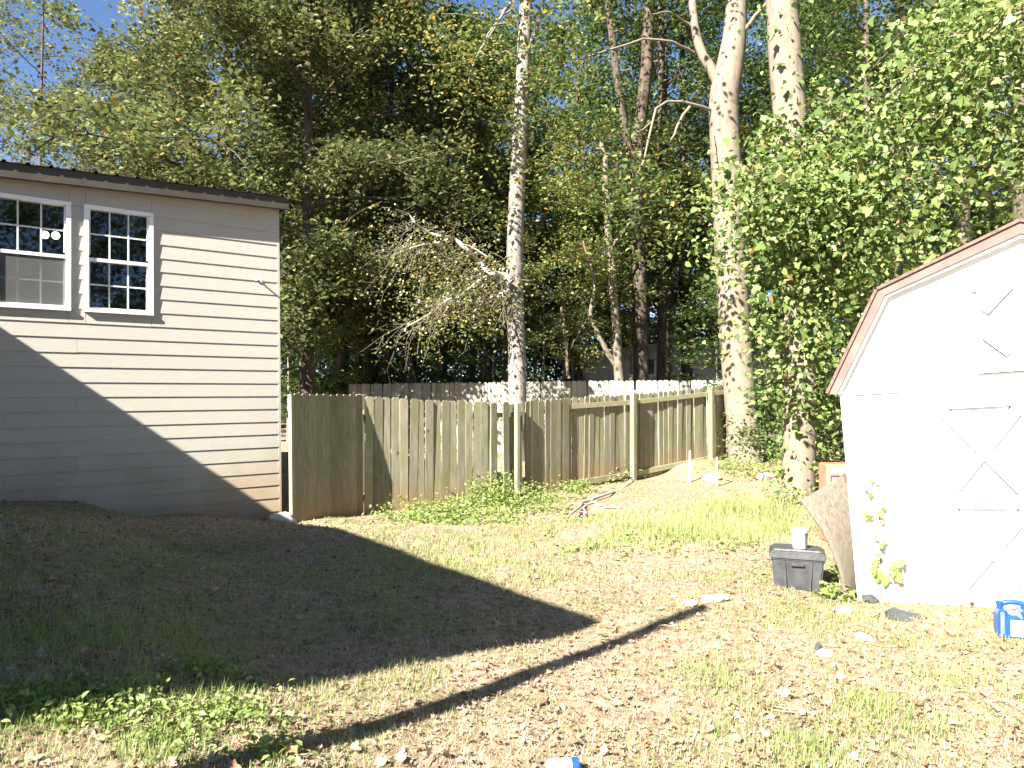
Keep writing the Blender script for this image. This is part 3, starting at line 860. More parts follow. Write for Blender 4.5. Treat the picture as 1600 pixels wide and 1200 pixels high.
# roof slabs, pushed out over the walls, and the brown rake boards on the gable
ov = .055
def offs(p, q, w):
    p, q = np.array(p), np.array(q); t_ = (q - p) / np.linalg.norm(q - p); return np.array([-t_[1], t_[0]]) * w
outer = [(-.085, T_E - .06), (kn[0] - .075, kn[1] + .045), (ridge[0], ridge[1] + .115)]
eo = uv(1294, 615, .06); ko = uv(1371, 453, .06); ro = uv(1600, 343, .06)
mo = (ro[1] - ko[1]) / (ro[0] - ko[0])
outer = [eo, ko, (s_mid, ko[1] + mo * (s_mid - ko[0]))]
inner = [uv(1312, 617, .06), uv(1388, 463, .06)]
ri = uv(1600, 369, .06); mi = (ri[1] - inner[1][1]) / (ri[0] - inner[1][0])
inner.append((s_mid, inner[1][1] + mi * (s_mid - inner[1][0])))
def mirror(p): return (Wsh - p[0], p[1])
for sgn in (0, 1):
    mm = mirror if sgn else (lambda p: p)
    mid = [((inner[i][0] * .30 + outer[i][0] * .70), (inner[i][1] * .30 + outer[i][1] * .70)) for i in range(3)]
    mid = [((inner[i][0] * .28 + outer[i][0] * .72), (inner[i][1] * .28 + outer[i][1] * .72)) for i in range(3)]
    for i in range(2):
        a_, b_ = outer[i], outer[i + 1]; c_, d_ = inner[i + 1], inner[i]
        e_, f_ = mid[i], mid[i + 1]
        # white fascia strip under the brown rake
        link("white_rake_trim", SH.prism("white_rake_trim", [mm(d_), mm(c_), mm(((c_[0] * .74 + b_[0] * .26)), ) if False else mm((c_[0] * .74 + b_[0] * .26, c_[1] * .74 + b_[1] * .26)), mm((d_[0] * .74 + a_[0] * .26, d_[1] * .74 + a_[1] * .26))], .001, .045), shed, M['shed'])
        link("rake_board", SH.prism("rake_board", [mm((d_[0] * .74 + a_[0] * .26, d_[1] * .74 + a_[1] * .26)), mm((c_[0] * .74 + b_[0] * .26, c_[1] * .74 + b_[1] * .26)), mm(b_), mm(a_)], .001, .06), shed, M['rake'])
        o1, o2 = np.array(a_), np.array(b_); no = offs(a_, b_, .02)
        link("roof_slope", SH.prism("roof_slope", [mm(o1), mm(o2), mm(o2 + no), mm(o1 + no)], -2.75, .075), shed, M['shingle'])
# trim and doors
link("corner_trim", SH.box("corner_trim", 0.002, .10, -.2, T_E - .03, .001, .022), shed, M['shed'])
link("seam_shade", SH.box("seam_shade", .1005, .105, -.1, T_E - .03, .001, .003), shed, M['seam_shade'])
link("corner_trim", SH.box("corner_trim", Wsh - .10, Wsh - .002, -.2, T_E - .03, .001, .022), shed, M['shed'])
link("band_board", SH.box("band_board", .101, s_door - .12, T_E - .03, T_E + .04, .001, .018), shed, M['shed'])
d_top = uv(1520, 617)[1]; d_midr = uv(1520, 793)[1]; d_bot = .02
link("door_casing", SH.box("door_casing", s_door - .105, s_door - .006, -.02, d_top + .03, .001, .024), shed, M['shed'])
def brace_panel(parent, x0, x1, y0, y1, w=.07, o=.05, bar='brace'):
    cx, cy = (x0 + x1) / 2, (y0 + y1) / 2
    link(bar, SH.bar(bar, (x0, y0), (x1, y1), w, .0205, o), parent, M['shed'])
    link("seam_shade", SH.bar("seam_shade", (x0 + .02, y0 + .02), (x1 - .02, y1 - .02), w + .009, .0202, .0215), parent, M['seam_shade'])  # dark strips wider than the brace paint in its edge shadow
    link("seam_shade", SH.bar("seam_shade", (x0 + .02, y1 - .02), (x0 + (x1 - x0) * .42, y1 - (y1 - y0) * .42), w + .009, .0202, .0212), parent, M['seam_shade'])
    link("seam_shade", SH.bar("seam_shade", (x1 - (x1 - x0) * .42, y0 + (y1 - y0) * .42), (x1 - .02, y0 + .02), w + .009, .0202, .0212), parent, M['seam_shade'])
    dx, dy = x1 - x0, y1 - y0; Ln = math.hypot(dx, dy); g = w / 2 * Ln * Ln / (2 * abs(dx * dy)) * 1.02 / Ln * 1.0
    e = .5 - w / (2 * Ln * math.sin(2 * math.atan2(dy, dx))) * 1.02
    link(bar, SH.bar(bar, (x0, y1), (x0 + dx * e, y1 - dy * e), w, .0205, o - .001), parent, M['shed'])
    link(bar, SH.bar(bar, (x1 - dx * e, y0 + dy * e), (x1, y0), w, .0205, o - .001), parent, M['shed'])
for leaf in (0, 1):
    x0, x1 = (s_door, s_mid - .004) if leaf == 0 else (s_mid + .004, Wsh - s_door)
    dr = empty("door", SH.at((x0 + x1) / 2, 0, .02)); dr.parent = shed; dr.matrix_parent_inverse = world_of(shed).inverted()
    link("door_panel", SH.box("door_panel", x0, x1, d_bot, d_top, .001, .02), dr, M['shed'])
    for (a, b, c, d_) in ((x0, x0 + .075, d_bot, d_top), (x1 - .075, x1, d_bot, d_top)):
        link("door_stile", SH.box("door_stile", a, b, c, d_, .0205, .046), dr, M['shed'])
    for yy in (d_bot, d_midr, d_top - .085):
        link("door_rail", SH.box("door_rail", x0 + .076, x1 - .076, yy, yy + .085, .0205, .046), dr, M['shed'])
        if yy > .1: link("seam_shade", SH.box("seam_shade", x0 + .08, x1 - .08, yy - .006, yy - .0005, .0203, .0218), dr, M['seam_shade'])  # painted shadow line under the rail
    brace_panel(dr, x0 + .08, x1 - .08, d_bot + .09, d_midr - .005)
    brace_panel(dr, x0 + .08, x1 - .08, d_midr + .09, d_top - .09)
# hay-loft door in the gable
l_b, l_t = uv(1560, 565)[1], uv(1575, 449)[1]; l0 = uv(1530, 510)[0]; l1 = Wsh - l0
ld = empty("loft_door", SH.at(s_mid, l_b, .02)); ld.parent = shed; ld.matrix_parent_inverse = world_of(shed).inverted()
link("door_panel", SH.box("door_panel", l0, l1, l_b, l_t, .001, .02), ld, M['shed'])
link("door_rail", SH.box("door_rail", l0 - .03, l1 + .03, l_b - .07, l_b, .001, .03), ld, M['shed'])
link("door_rail", SH.box("door_rail", l0 - .03, l1 + .03, l_t, l_t + .07, .001, .03), ld, M['shed'])
link("seam_shade", SH.box("seam_shade", l0 - .03, l1 + .03, l_b - .077, l_b - .071, .001, .003), ld, M['seam_shade'])
for mm in ((lambda p: p), mirror):
    for p, q in (((1537, 487), (1576, 446)), ((1539, 524), (1576, 551))):
        p_, q_ = mm(uv(*p)), mm(uv(*q))
        link("brace", SH.bar("brace", p_, q_, .055, .0215, .045), ld, M['shed'])
        link("seam_shade", SH.bar("seam_shade", p_, q_, .066, .0202, .0214), ld, M['seam_shade'])  # dark edging paints in the brace's shadow line

# ------------------------------------------------------------------ trees
def branch_tree(seed, H, r0, c0, c1, spread, nl, leaf, tm=LEAF_SIMPLE, limbs=16, bare=0.0, flat=.6, lean=(0, 0), csize=.55, up=.6, shape='round', r_top=.12):
    """trunk with limbs (one mesh) and crown of leaves (one mesh), local, foot at origin.
       c0..c1: crown zone heights, spread: reach of limbs, nl: leaf count"""
    r = np.random.default_rng(seed)
    tb = Tubes()
    n = 12
    zz = np.linspace(-.4, H, n)
    bend = np.cumsum(r.normal(0, .012 * H / 10, size=(n, 2)), 0)
    path = np.stack([bend[:, 0] + lean[0] * (zz / H) , bend[:, 1] + lean[1] * (zz / H), zz], 1)
    path[:2, :2] = path[0, :2] * 0
    rad = r0 * (1 - (1 - r_top) * np.clip(zz, 0, H) / H); rad[0] = r0 * 1.35; rad[1] = max(rad[1], r0 * 1.02)
    tb.add(path, rad, 10)
    def on_trunk(z):
        f = np.interp(z, zz, np.arange(n)); i = min(int(f), n - 2); return path[i] + (path[i + 1] - path[i]) * (f - i), np.interp(z, zz, rad)
    cent = []; csz = []
    for i in range(limbs):
        z = c0 + (c1 - c0) * ((i + r.random()) / limbs) * .96
        p, rr = on_trunk(min(z, H * .98))
        a = i * 2.4 + r.normal(0, .4)
        fz = (z - c0) / (c1 - c0)
        if shape == 'round': ln = spread * (math.sqrt(max(.12, 1 - (2 * fz - .85) ** 2))) * r.uniform(.65, 1.1)
        elif shape == 'cone': ln = spread * (1.05 - fz) * r.uniform(.7, 1.1)
        else: ln = spread * r.uniform(.6, 1.1)
        rise = r.uniform(.05, .65) if shape != 'cone' else r.uniform(-.15, .25)
        d_ = np.array([math.cos(a), math.sin(a), rise]); d_ /= np.linalg.norm(d_)
        m = 6; q = [p]; dd = d_.copy()
        for j in range(m):
            dd = dd + r.normal(0, .13, 3) + np.array([0, 0, -.03 * j]); dd /= np.linalg.norm(dd); q.append(q[-1] + dd * ln / m)
        q = np.array(q); lr = min(rr * .5, .014 * ln + .012)
        tb.add(q, np.linspace(lr, lr * .2, m + 1), 5)
        for j in range(2, m + 1):
            for k_ in range(2 if j < m else 3):
                d2 = r.normal(0, 1, 3); d2[2] *= flat; d2 /= np.linalg.norm(d2); d2 = d2 + dd * .5
                l2 = ln * r.uniform(.14, .32)
                e = q[j] + d2 * l2
                mid = (q[j] + e) / 2 + r.normal(0, .05 * l2, 3)
                tb.add([q[j], mid, e], [lr * .32, lr * .22, .004], 3)
                if r.random() > bare:
                    cent += [e, mid + r.normal(0, .12, 3)]; s_ = csize * r.uniform(.5, 1.25); csz += [s_, s_ * .8]
    cent = np.array(cent); csz = np.array(csz)
    pr = csz ** 2; pr /= pr.sum()
    ci = r.choice(len(cent), nl, p=pr)
    off = r.normal(0, 1, (nl, 3)) * csz[ci][:, None] * np.array([.6, .6, .6 * flat])
    pos = cent[ci] + off
    size = leaf * r.uniform(.6, 1.25, nl)
    ctint = r.random(len(cent))
    tint = np.clip(ctint[ci] * .45 + r.random(nl) * .55, 0, 1)
    tint = np.where(r.random(nl) < .025, r.uniform(.93, 1, nl), tint * .93)
    cm = leaf_mesh("crown", tm, pos, size, up, tint, r)
    return tb.mesh("trunk"), cm

def inst(name, meshes, x, y, rz, sc, label, group=None, bark=None, leaf=None, cat="tree", sz=None, z=None):
    root = empty(name, (x, y, gh(x, y) if z is None else z), rz)
    root.scale = (sc, sc, sz or sc)
    tag(root, label, cat, group)
    for nm, me in zip(("trunk", "crown"), meshes):
        o = bpy.data.objects.new(nm, me); col.objects.link(o); o.parent = root
    return root

def mats(meshes, bark, leaf):
    for me, m in zip(meshes, (bark, leaf)):
        if me is not None: me.materials.append(M[m])
    return meshes

# wood kinds shared by the copies
OAK = mats(branch_tree(11, 17, .26, 3.0, 17, 4.8, 60000, .16, limbs=34, csize=.55, flat=.6), 'bark_dark', 'leaf_oak')
OAK2 = mats(branch_tree(12, 19, .24, 5.0, 19, 4.6, 22000, .17, limbs=26, csize=.52, flat=.6), 'bark_dark', 'leaf_green')
POLE = mats(branch_tree(13, 21, .19, 9.0, 21, 3.2, 12000, .14, limbs=20, csize=.7), 'bark_dark', 'leaf_green')
FAR = mats(branch_tree(14, 20, .25, 3.0, 20, 4.6, 12500, .21, limbs=20, csize=.8, flat=.8), 'bark_dark', 'leaf_far')
UND = mats(branch_tree(15, 5.6, .05, .8, 5.8, 2.3, 6500, .12, tm=LEAF_FOLD, limbs=18, csize=.34, flat=.35, up=.9), 'bark_grey', 'leaf_green')
UND2 = mats(branch_tree(16, 8.5, .06, 3.2, 8.6, 2.6, 7500, .12, tm=LEAF_FOLD, limbs=22, csize=.36, flat=.4, up=.8), 'bark_grey', 'leaf_yellow')
THIN = mats(branch_tree(17, 14, .10, 4.0, 14, 2.8, 5200, .15, limbs=22, csize=.5, flat=.6, bare=.25), 'bark_dark', 'leaf_oak')
BUSH = mats(branch_tree(18, 1.6, .03, .15, 1.7, 1.3, 2600, .09, tm=LEAF_FOLD, limbs=14, csize=.3, flat=.5, up=.8), 'bark_grey', 'leaf_green')

def at(px, z): return (px - 800) / F * z, z
def plant(kind, name, label, group, spots, own={}):
    for (px, z, rz, sc) in spots:
        x, y = at(px, z); inst(name, kind, x, y, rz, sc, own.get(px, label), group)

plant(OAK, "oak_tree", "big oak with a dense olive crown of sunlit leaves rising behind the house roof", "oaks behind the house", [
    (350, 21, .4, 1.0), (480, 20, 2.0, .9), (580, 26, 4.1, 1.05), (215, 26, 5.0, .8)],
    {215: "smaller olive-leaved oak rising above the middle of the house roof", 480: "big olive-leaved oak standing just past the corner of the beige house, behind the gate", 580: "big olive-leaved oak behind the dead limb, farther back than the house"})
plant(OAK2, "tall_tree", "tall green broadleaf tree with a dark trunk in the woods past the pale fence", "tall trees past the pale fence", [
    (690, 29, 1.0, .95), (905, 29, 2.6, .9), (1215, 27, .2, .95), (1330, 31, 3.3, 1.0), (1540, 26, 5.0, .95), (1040, 33, 5.6, 1.0), (1720, 24, 1.7, .9), (760, 36, .7, 1.05)])
plant(FAR, "woodland_tree", "dim broadleaf tree deep in the woods", "trees deep in the woods", [
    (px, z, rz, sc) for (px, z, rz, sc) in [(300, 44, 0, .8), (430, 38, 1, .9), (520, 46, 2, 1.1), (600, 40, 3, 1.0), (680, 50, 4, 1.1), (770, 44, 5, 1.05),
     (850, 52, .5, 1.1), (1010, 50, 2.5, 1.1), (1110, 42, 3.5, .95), (1190, 50, 4.5, 1.1), (1280, 44, 5.5, 1.0), (1380, 40, .2, .9),
     (1470, 48, 1.2, 1.0), (1560, 40, 2.2, .9), (1660, 46, 3.2, 1.0), (560, 33, 4.2, .85), (1450, 35, 1.9, .8)]])
# the rest of the clearing's edge, behind and beside the camera
for (x_, y_, rz, sc) in ((4, -17, 0, .9), (11, -13, 1, 1.0), (17, -6, 2, .95), (19, 2, 3, 1.0), (21, 10, 4, 1.0), (-3, -24, 5, 1.0), (13, -22, 1.5, 1.1), (25, -14, 2.5, 1.1), (12.5, -8.5, .3, 1.05), (16, -13, 4.4, 1.1)):
    inst("yard_edge_tree", FAR, x_, y_, rz, sc, "broadleaf tree at the edge of the clearing beyond the shed", "trees around the clearing")
plant(POLE, "slim_tree", "slim dark-trunked tree standing straight in the woods past the pale fence", "slim dark trunks past the pale fence", [
    (533, 25, 0, 1.0), (604, 25.5, 1, .9), (1037, 25, 2, 1.2), (1075, 27, 3, 1.1), (648, 31, 4, .9), (1405, 18, 5, .9), (1508, 17, 1.5, .95), (1345, 22, 2.5, .8), (1590, 16, .9, 1.0), (1362, 15, 2.1, .7), (735, 30, .3, .8)], {533: "slim dark trunk straight behind the shaded wooden gate", 604: "slim dark trunk at the shaded end of the pale back fence", 1037: "slim dark trunk right beside the thick dark-trunked tree", 1075: "slim dark trunk between the thick dark-trunked tree and the forked pale tree",
    **{k_: "slim dark trunk rising behind the shed roof" for k_ in (1362, 1345, 1405, 1508, 1590)}})
plant(UND, "understory_sapling", "leafy green sapling with flat sprays of leaves under the tall trees", "green saplings under the trees", [
    (500, 24, 0, 1.0), (560, 27, 1, 1.0), (640, 25, 2, .9), (720, 26, 3, 1.0), (770, 24, 4, .75), (1120, 24.5, 2.2, .9),
    (1210, 22, 1.6, 1.0), (1290, 20, 2.6, .9), (1370, 20, 3.6, 1.0), (1450, 22, 4.6, 1.1), (1560, 20, 5.6, 1.1), (450, 21, 3.3, .9), (1190, 19.0, 4.4, .8)])
plant(UND2, "understory_tree", "yellow-green understory tree with thin pale stems among the tall trunks", "yellow-green understory trees", [
    (880, 25.5, 0, 1.1), (915, 25.5, 1.2, 1.05), (850, 24.5, 2.4, .85), (690, 25, 3.6, 1.15), (640, 28, 4.8, 1.2), (1010, 27, .8, 1.1), (1080, 29, 2.0, 1.2), (760, 30, 3.2, 1.2), (940, 30, 4.0, 1.3), (985, 26, 5.2, 1.15), (1050, 27, 1.9, 1.2), (790, 27, 2.7, 1.2), (835, 28, .2, 1.3), (1150, 27, 3.0, 1.25)])
plant(THIN, "thin_tree", "thin tree with sparse dark leaves against the blue sky above the house roof", "thin trees above the house roof", [
    (66, 21, 0, 1.0), (-20, 24, 1.5, 1.1), (170, 27, 3.0, 1.0), (235, 30, 4.3, 1.05)], {170: "sparse-leaved tree above the house roof, between the thin sky-backed trees and the big oak", 235: "sparse-leaved tree half hidden behind the big oak's crown above the house roof"})
plant(BUSH, "low_bush", "low leafy bush at the foot of the woods", "low bushes at the foot of the woods", [
    (520, 23.5, 0, 1), (690, 24, 1, 1.1), (800, 24.5, 2, 1), (1100, 24, 3, 1), (1225, 16, 4, .9), (1290, 14, 5, .8), (470, 27, 1.4, 1.1), (1180, 19.5, 2.2, 1.0), (1390, 17, .4, 1)])

THICK = mats(branch_tree(19, 4.5, .05, .1, 4.6, 3.2, 7000, .20, limbs=26, csize=.7, flat=.8, up=.5), 'bark_dark', 'leaf_far')
plant(THICK, "thicket", "dark leafy thicket filling the wood floor between far trunks", "thickets on the wood floor", [
    (400 + i * 62, 37.5 + (i * 7) % 9, i * 1.3, 1.0 + (i % 3) * .12) for i in range(20)])
def px_path(pts, n, z=None):
    return smooth_path([P(*p) if len(p) == 3 else P(p[0], p[1], z) for p in pts], n)

def wob(path, r, a):
    return path + r.normal(0, a, path.shape)

# forked pale tree in front of the fence
r = np.random.default_rng(21)
Z1 = 16.7
fk = empty("forked_tree", P(1165, 722, Z1))
tag(fk, "big pale smooth-barked tree forking high up, standing at the right end of the fence", "tree")
tb = Tubes()
main = px_path([(1168, 745), (1163, 700), (1153, 580), (1143, 430), (1135, 260), (1131, 160), (1141, 100), (1149, 40), (1152, -60), (1158, -260)], 30, Z1)
wpx = np.interp(np.linspace(0, 1, 30), [0, .06, .15, .3, .5, .62, .75, 1], [62, 53, 49, 48, 46, 45, 36, 22])
tb.add(main, wpx / 2 * Z1 / F, 16)
tb.add(px_path([(1130, 175), (1118, 120), (1095, 80), (1083, 20), (1078, -80), (1060, -220)], 12, Z1), np.linspace(19, 8, 12) / 2 * Z1 / F * 1.0, 10)
br = [([(1118, 172), (1090, 165), (1050, 157), (1028, 170), (1018, 195), (1010, 240), (1000, 262), (985, 300)], 5, 2), ([(1077, 166), (1062, 190), (1048, 218)], 5, 3),
      ([(1020, 190), (1000, 205), (985, 215)], 3, 1), ([(1086, 82), (1060, 70), (1020, 60), (960, 75), (900, 97)], 5, 2), ([(1080, 40), (1050, 20), (1020, 22)], 4, 2),
      ([(1150, 60), (1185, 20), (1230, -30)], 8, 4), ([(1120, 190), (1115, 230), (1122, 260)], 3, 1)]
for pts, w0, w1_ in br:
    pa = [P(p[0], p[1], Z1 - .3 * i_) for i_, p in enumerate(pts)]
    pa = smooth_path(pa, 10); tb.add(wob(pa, r, .015), np.linspace(w0, w1_, 10) / 2 * Z1 / F, 6)
link("trunk", tb.mesh("trunk"), fk, M['bark_pale'])
cl = np.concatenate([P(1150, -200, Z1) + r.normal(0, 1, (70, 3)) * np.array([2.6, 2.2, 1.6]), P(1060, -190, Z1) + r.normal(0, 1, (40, 3)) * np.array([1.8, 1.8, 1.2]),
                     P(985, 300, Z1 - 2) + r.normal(0, .5, (6, 3)), P(905, 100, Z1 - 1) + r.normal(0, .5, (7, 3))])
cl = cl[(cl[:, 2] > 9.9) | (np.arange(len(cl)) >= 110)]
pos = cl[r.integers(0, len(cl), 9000)] + r.normal(0, .42, (9000, 3))
link("crown", leaf_mesh("crown", LEAF_FOLD, pos, .14 * r.uniform(.6, 1.2, 9000), .6, None, r), fk, M['leaf_green'])

# straight grey tree behind the loose boards
r = np.random.default_rng(22)
Z2 = 18.2
st_ = empty("straight_tree", P(808, 700, Z2))
tag(st_, "straight grey-barked tree rising behind the gap in the front fence", "tree")
tb = Tubes()
pa = px_path([(808, 740), (808, 690), (808, 560), (804, 440), (807, 320), (813, 200), (818, 90), (822, 0), (824, -120), (830, -300)], 26, Z2)
tb.add(pa, np.interp(np.linspace(0, 1, 26), [0, .1, .5, 1], [19, 15, 12.5, 8]) * Z2 / F, 14)
for pts, w0 in (([(822, 80), (840, 40), (850, 0), (862, -80)], 8), ([(812, 30), (790, 20), (760, 60), (735, 110)], 5), ([(800, 5), (770, 50), (740, 95), (733, 130)], 4),
                ([(820, 95), (790, 82), (745, 92), (700, 100), (660, 100)], 4), ([(818, 60), (800, 35), (770, 40), (740, 25), (690, 20)], 4)):
    q = smooth_path([P(p[0], p[1], Z2 - .35 * i_) for i_, p in enumerate(pts)], 9); tb.add(wob(q, r, .02), np.linspace(w0, 1.2, 9) / 2 * Z2 / F, 6)
link("trunk", tb.mesh("trunk"), st_, M['bark_grey'])
tb = Tubes()
tt = np.linspace(0, 1, 40); zz = -.2 + tt * 9
cx = np.interp(zz, pa[:, 2], pa[:, 0]); 
tb.add(np.stack([cx + np.sin(tt * 9) * .20, np.full(40, Z2) - .02 - np.abs(np.cos(tt * 9)) * .22, zz], 1), .012, 5)
link("vine_stem", tb.mesh("vine_stem"), st_, M['bark_dark'])
cl = np.concatenate([P(830, -220, Z2) + r.normal(0, 1, (60, 3)) * np.array([2.2, 2.2, 1.6]), P(735, 110, Z2 - 1) + r.normal(0, .5, (10, 3)), P(670, 100, Z2 - 1.2) + r.normal(0, .5, (8, 3)),
                     P(838, 130, Z2) + r.normal(0, .5, (8, 3)), P(800, 240, Z2 - .4) + r.normal(0, .35, (4, 3)), P(855, 30, Z2) + r.normal(0, .6, (12, 3))])
pos = cl[r.integers(0, len(cl), 8000)] + r.normal(0, .40, (8000, 3))
link("crown", leaf_mesh("crown", LEAF_FOLD, pos, .12 * r.uniform(.6, 1.2, 8000), .6, None, r), st_, M['leaf_yellow'])

# dead limb hanging from the grey tree
r = np.random.default_rng(23)
Z3 = 17.6
dl = empty("dead_limb", P(790, 432, Z3))
tag(dl, "broken bleached limb with a tangle of bare twigs hanging beside the straight grey tree", "branch")
tb = Tubes(); twig_roots = []
for pts, w0, w1_ in (([(800, 440), (785, 428), (765, 427), (745, 405), (722, 383), (708, 372), (690, 369), (672, 364), (650, 350), (640, 336), (618, 327)], 9, 2),
                     ([(775, 425), (760, 432), (740, 445), (715, 465), (700, 468), (680, 485), (655, 500), (628, 515)], 5, 1.5), ([(790, 455), (745, 472), (710, 470), (690, 462)], 3, 1.5),
                     ([(705, 372), (680, 380), (650, 385), (610, 400)], 3, 1.2), ([(780, 422), (783, 445), (786, 465)], 3, 1.5), ([(720, 382), (735, 385), (760, 400), (780, 415)], 2.5, 1)):
    q = smooth_path([P(p[0], p[1], Z3 - .12 * i_ * (-1) ** i_) for i_, p in enumerate(pts)], 22)
    tb.add(q, np.linspace(w0, w1_, 22) / 2 * Z3 / F, 6); twig_roots += list(q[3:])
link("limb", tb.mesh("limb"), dl, M['dead_wood'])
tb = Tubes()
for i in range(230):
    p = twig_roots[r.integers(len(twig_roots))] + r.normal(0, .12, 3)
    d_ = np.array([-.8, 0, -.45]) + r.normal(0, .5, 3); d_ /= np.linalg.norm(d_); ln = r.uniform(.3, 1.25)
    m_ = p + d_ * ln * .5 + r.normal(0, .05, 3); e = m_ + (d_ + np.array([0, 0, -.35])) * ln * .5 + r.normal(0, .06, 3)
    tb.add([p, m_, e], [.006, .004, .002], 3)
    for j in range(2):
        d2 = d_ + r.normal(0, .6, 3); s0 = m_ + (e - m_) * r.random(); tb.add([s0, s0 + d2 * ln * .22], [.004, .002], 3)
tw = link("twigs", tb.mesh("twigs", False), dl, M['twig']); tw['kind'] = 'stuff'
cl = np.array(twig_roots); n = 4200
pos = cl[r.integers(0, len(cl), n)] + r.normal(0, .45, (n, 3)) + np.array([-.3, 0, -.3])
lv = link("withered_leaves", leaf_mesh("withered_leaves", LEAF_FOLD, pos, .08 * r.uniform(.6, 1.2, n), .3, None, r), dl, M['leaf_yellow']); lv['kind'] = 'stuff'

# pale double-stemmed tree past the back fence
r = np.random.default_rng(24)
Z4 = 23
ps = empty("double_stemmed_tree", P(968, 680, Z4))
tag(ps, "slender pale tree with a second stem kinking out near its foot, past the pale fence", "tree")
tb = Tubes()
for pts, w0, w1_ in (([(970, 690), (968, 600), (963, 520), (958, 440), (952, 370), (947, 300), (944, 250), (940, 215)], 17, 7), ([(966, 575), (950, 548), (933, 518), (922, 490), (930, 450), (918, 400), (910, 375)], 10, 3),
                     ([(956, 385), (975, 360), (990, 335), (1002, 320)], 4, 2), ([(925, 490), (908, 515), (893, 545)], 3, 2), ([(888, 590), (885, 540), (878, 480)], 6, 4)):
    q = smooth_path([P(p[0], p[1], Z4) for p in pts], 16); tb.add(wob(q, r, .02), np.linspace(w0, w1_, 16) / 2 * Z4 / F, 8)
link("trunk", tb.mesh("trunk"), ps, M['bark_pale'])
cl = np.concatenate([P(940, 240, Z4 - .3) + r.normal(0, 1, (40, 3)) * np.array([1.4, 1.0, 1.3]), P(915, 400, Z4 - .5) + r.normal(0, .8, (26, 3)), P(1000, 320, Z4) + r.normal(0, .6, (12, 3))])
pos = cl[r.integers(0, len(cl), 7000)] + r.normal(0, .35, (7000, 3)) * np.array([1, 1, .6])
link("crown", leaf_mesh("crown", LEAF_FOLD, pos,   .12 * r.uniform(.6, 1.2, 7000), .7, None, r), ps, M['leaf_yellow'])

# thick dark trunk in the middle of the woods
r = np.random.default_rng(25)
dk = empty("dark_trunked_tree", P(1000, 680, 24.0))
tag(dk, "thick dark-trunked tree beside the slender pale double-stemmed one", "tree")
tb = Tubes()
q = px_path([(1001, 690), (1000, 560), (998, 400), (996, 250), (1010, 100), (1020, -100)], 16, 24.0); tb.add(wob(q, r, .02), np.linspace(13, 8.5, 16) * 24 / F, 12)
q = px_path([(998, 330), (980, 220), (965, 120), (950, 0), (940, -80)], 9, 24.0); tb.add(wob(q, r, .02), np.linspace(8, 4, 9) * 24 / F, 8)
link("trunk", tb.mesh("trunk"), dk, M['bark_dark'])
cl = P(1005, -80, 24.5) + r.normal(0, 1, (90, 3)) * np.array([2.6, 2.2, 2.6])
pos = cl[r.integers(0, len(cl), 9000)] + r.normal(0, .45, (9000, 3))
link("crown", leaf_mesh("crown", LEAF_SIMPLE, pos, .14 * r.uniform(.6, 1.2, 9000), .6, None, r), dk, M['leaf_far'])

# vine-clad tree beside the shed
r = np.random.default_rng(26)
Z5 = 11.0
vt = empty("vine_clad_tree", P(1246, 785, Z5))
tag(vt, "leaning pale trunk smothered in bright climbing vine beside the shed", "tree")
tb = Tubes()
q = px_path([(1247, 815), (1247, 770), (1250, 640), (1252, 480), (1245, 330), (1236, 200), (1228, 100), (1221, 0), (1213, -120), (1200, -320)], 28, Z5)
tb.add(q, np.interp(np.linspace(0, 1, 28), [0, .1, .3, .7, 1], [31, 25, 25, 25, 18]) * Z5 / F, 16)
limb_ends = []
for pts, w0 in (([(1250, 230), (1310, 190), (1380, 150), (1470, 90), (1570, 30), (1680, -20)], 11), ([(1250, 290), (1320, 250), (1400, 205), (1480, 165), (1590, 110), (1700, 90)], 10),
                ([(1250, 380), (1300, 340), (1360, 310), (1430, 280)], 8), ([(1250, 350), (1215, 310), (1182, 275)], 6), ([(1400, 150), (1460, 70), (1530, 20), (1620, -60)], 8),
                ([(1480, 150), (1500, 190), (1570, 200), (1650, 190)], 5), ([(1300, 200), (1290, 260), (1270, 320)], 5), ([(1250, 420), (1290, 400), (1330, 390)], 5)):
    q = smooth_path([P(p[0], p[1], Z5 - .45 * i_) for i_, p in enumerate(pts)], 12); tb.add(wob(q, r, .025), np.linspace(w0, 1.5, 12) / 2 * Z5 / F, 6); limb_ends += list(q[2:])
    for j in range(26):
        p = q[r.integers(2, 12)]; d_ = r.normal(0, 1, 3); d_[2] -= .4; d_ /= np.linalg.norm(d_); ln = r.uniform(.3, .9)
        tb.add([p, p + d_ * ln * .5 + r.normal(0, .04, 3), p + d_ * ln + np.array([0, 0, -.1])], [.007, .005, .003], 3)
link("trunk", tb.mesh("trunk"), vt, M['bark_pale'])
# leaf positions: sleeve round the trunk, curtains along the limbs
pts = []; siz = []
def sleeve(n, y0, y1, spread_px, bias=0):
    for i in range(n):
        py = r.uniform(y0, y1); cxp = np.interp(py, [0, 200, 480, 785], [1221, 1236, 1252, 1247]) + bias
        a = r.uniform(0, 2 * math.pi); rad = .24 + abs(r.normal(0, 1)) * spread_px(py) * Z5 / F
        c = P(cxp, py, Z5); pts.append(c + np.array([math.cos(a) * rad, math.sin(a) * rad * .9, r.normal(0, .05)])); siz.append(float(np.clip(r.lognormal(-2.55, .34), .035, .15)))
sleeve(3900, 190, 650, lambda y: np.interp(y, [190, 300, 420, 560, 650], [14, 38, 40, 36, 28]))
sleeve(420, 600, 765, lambda y: 17, 12)
sleeve(110, -40, 190, lambda y: 26)
cl = np.array(limb_ends)
n = 17000
cc = np.concatenate([cl, cl + r.normal(0, .35, cl.shape) + np.array([0, 0, -.25]), cl + r.normal(0, .5, cl.shape) + np.array([0, 0, -.5])])
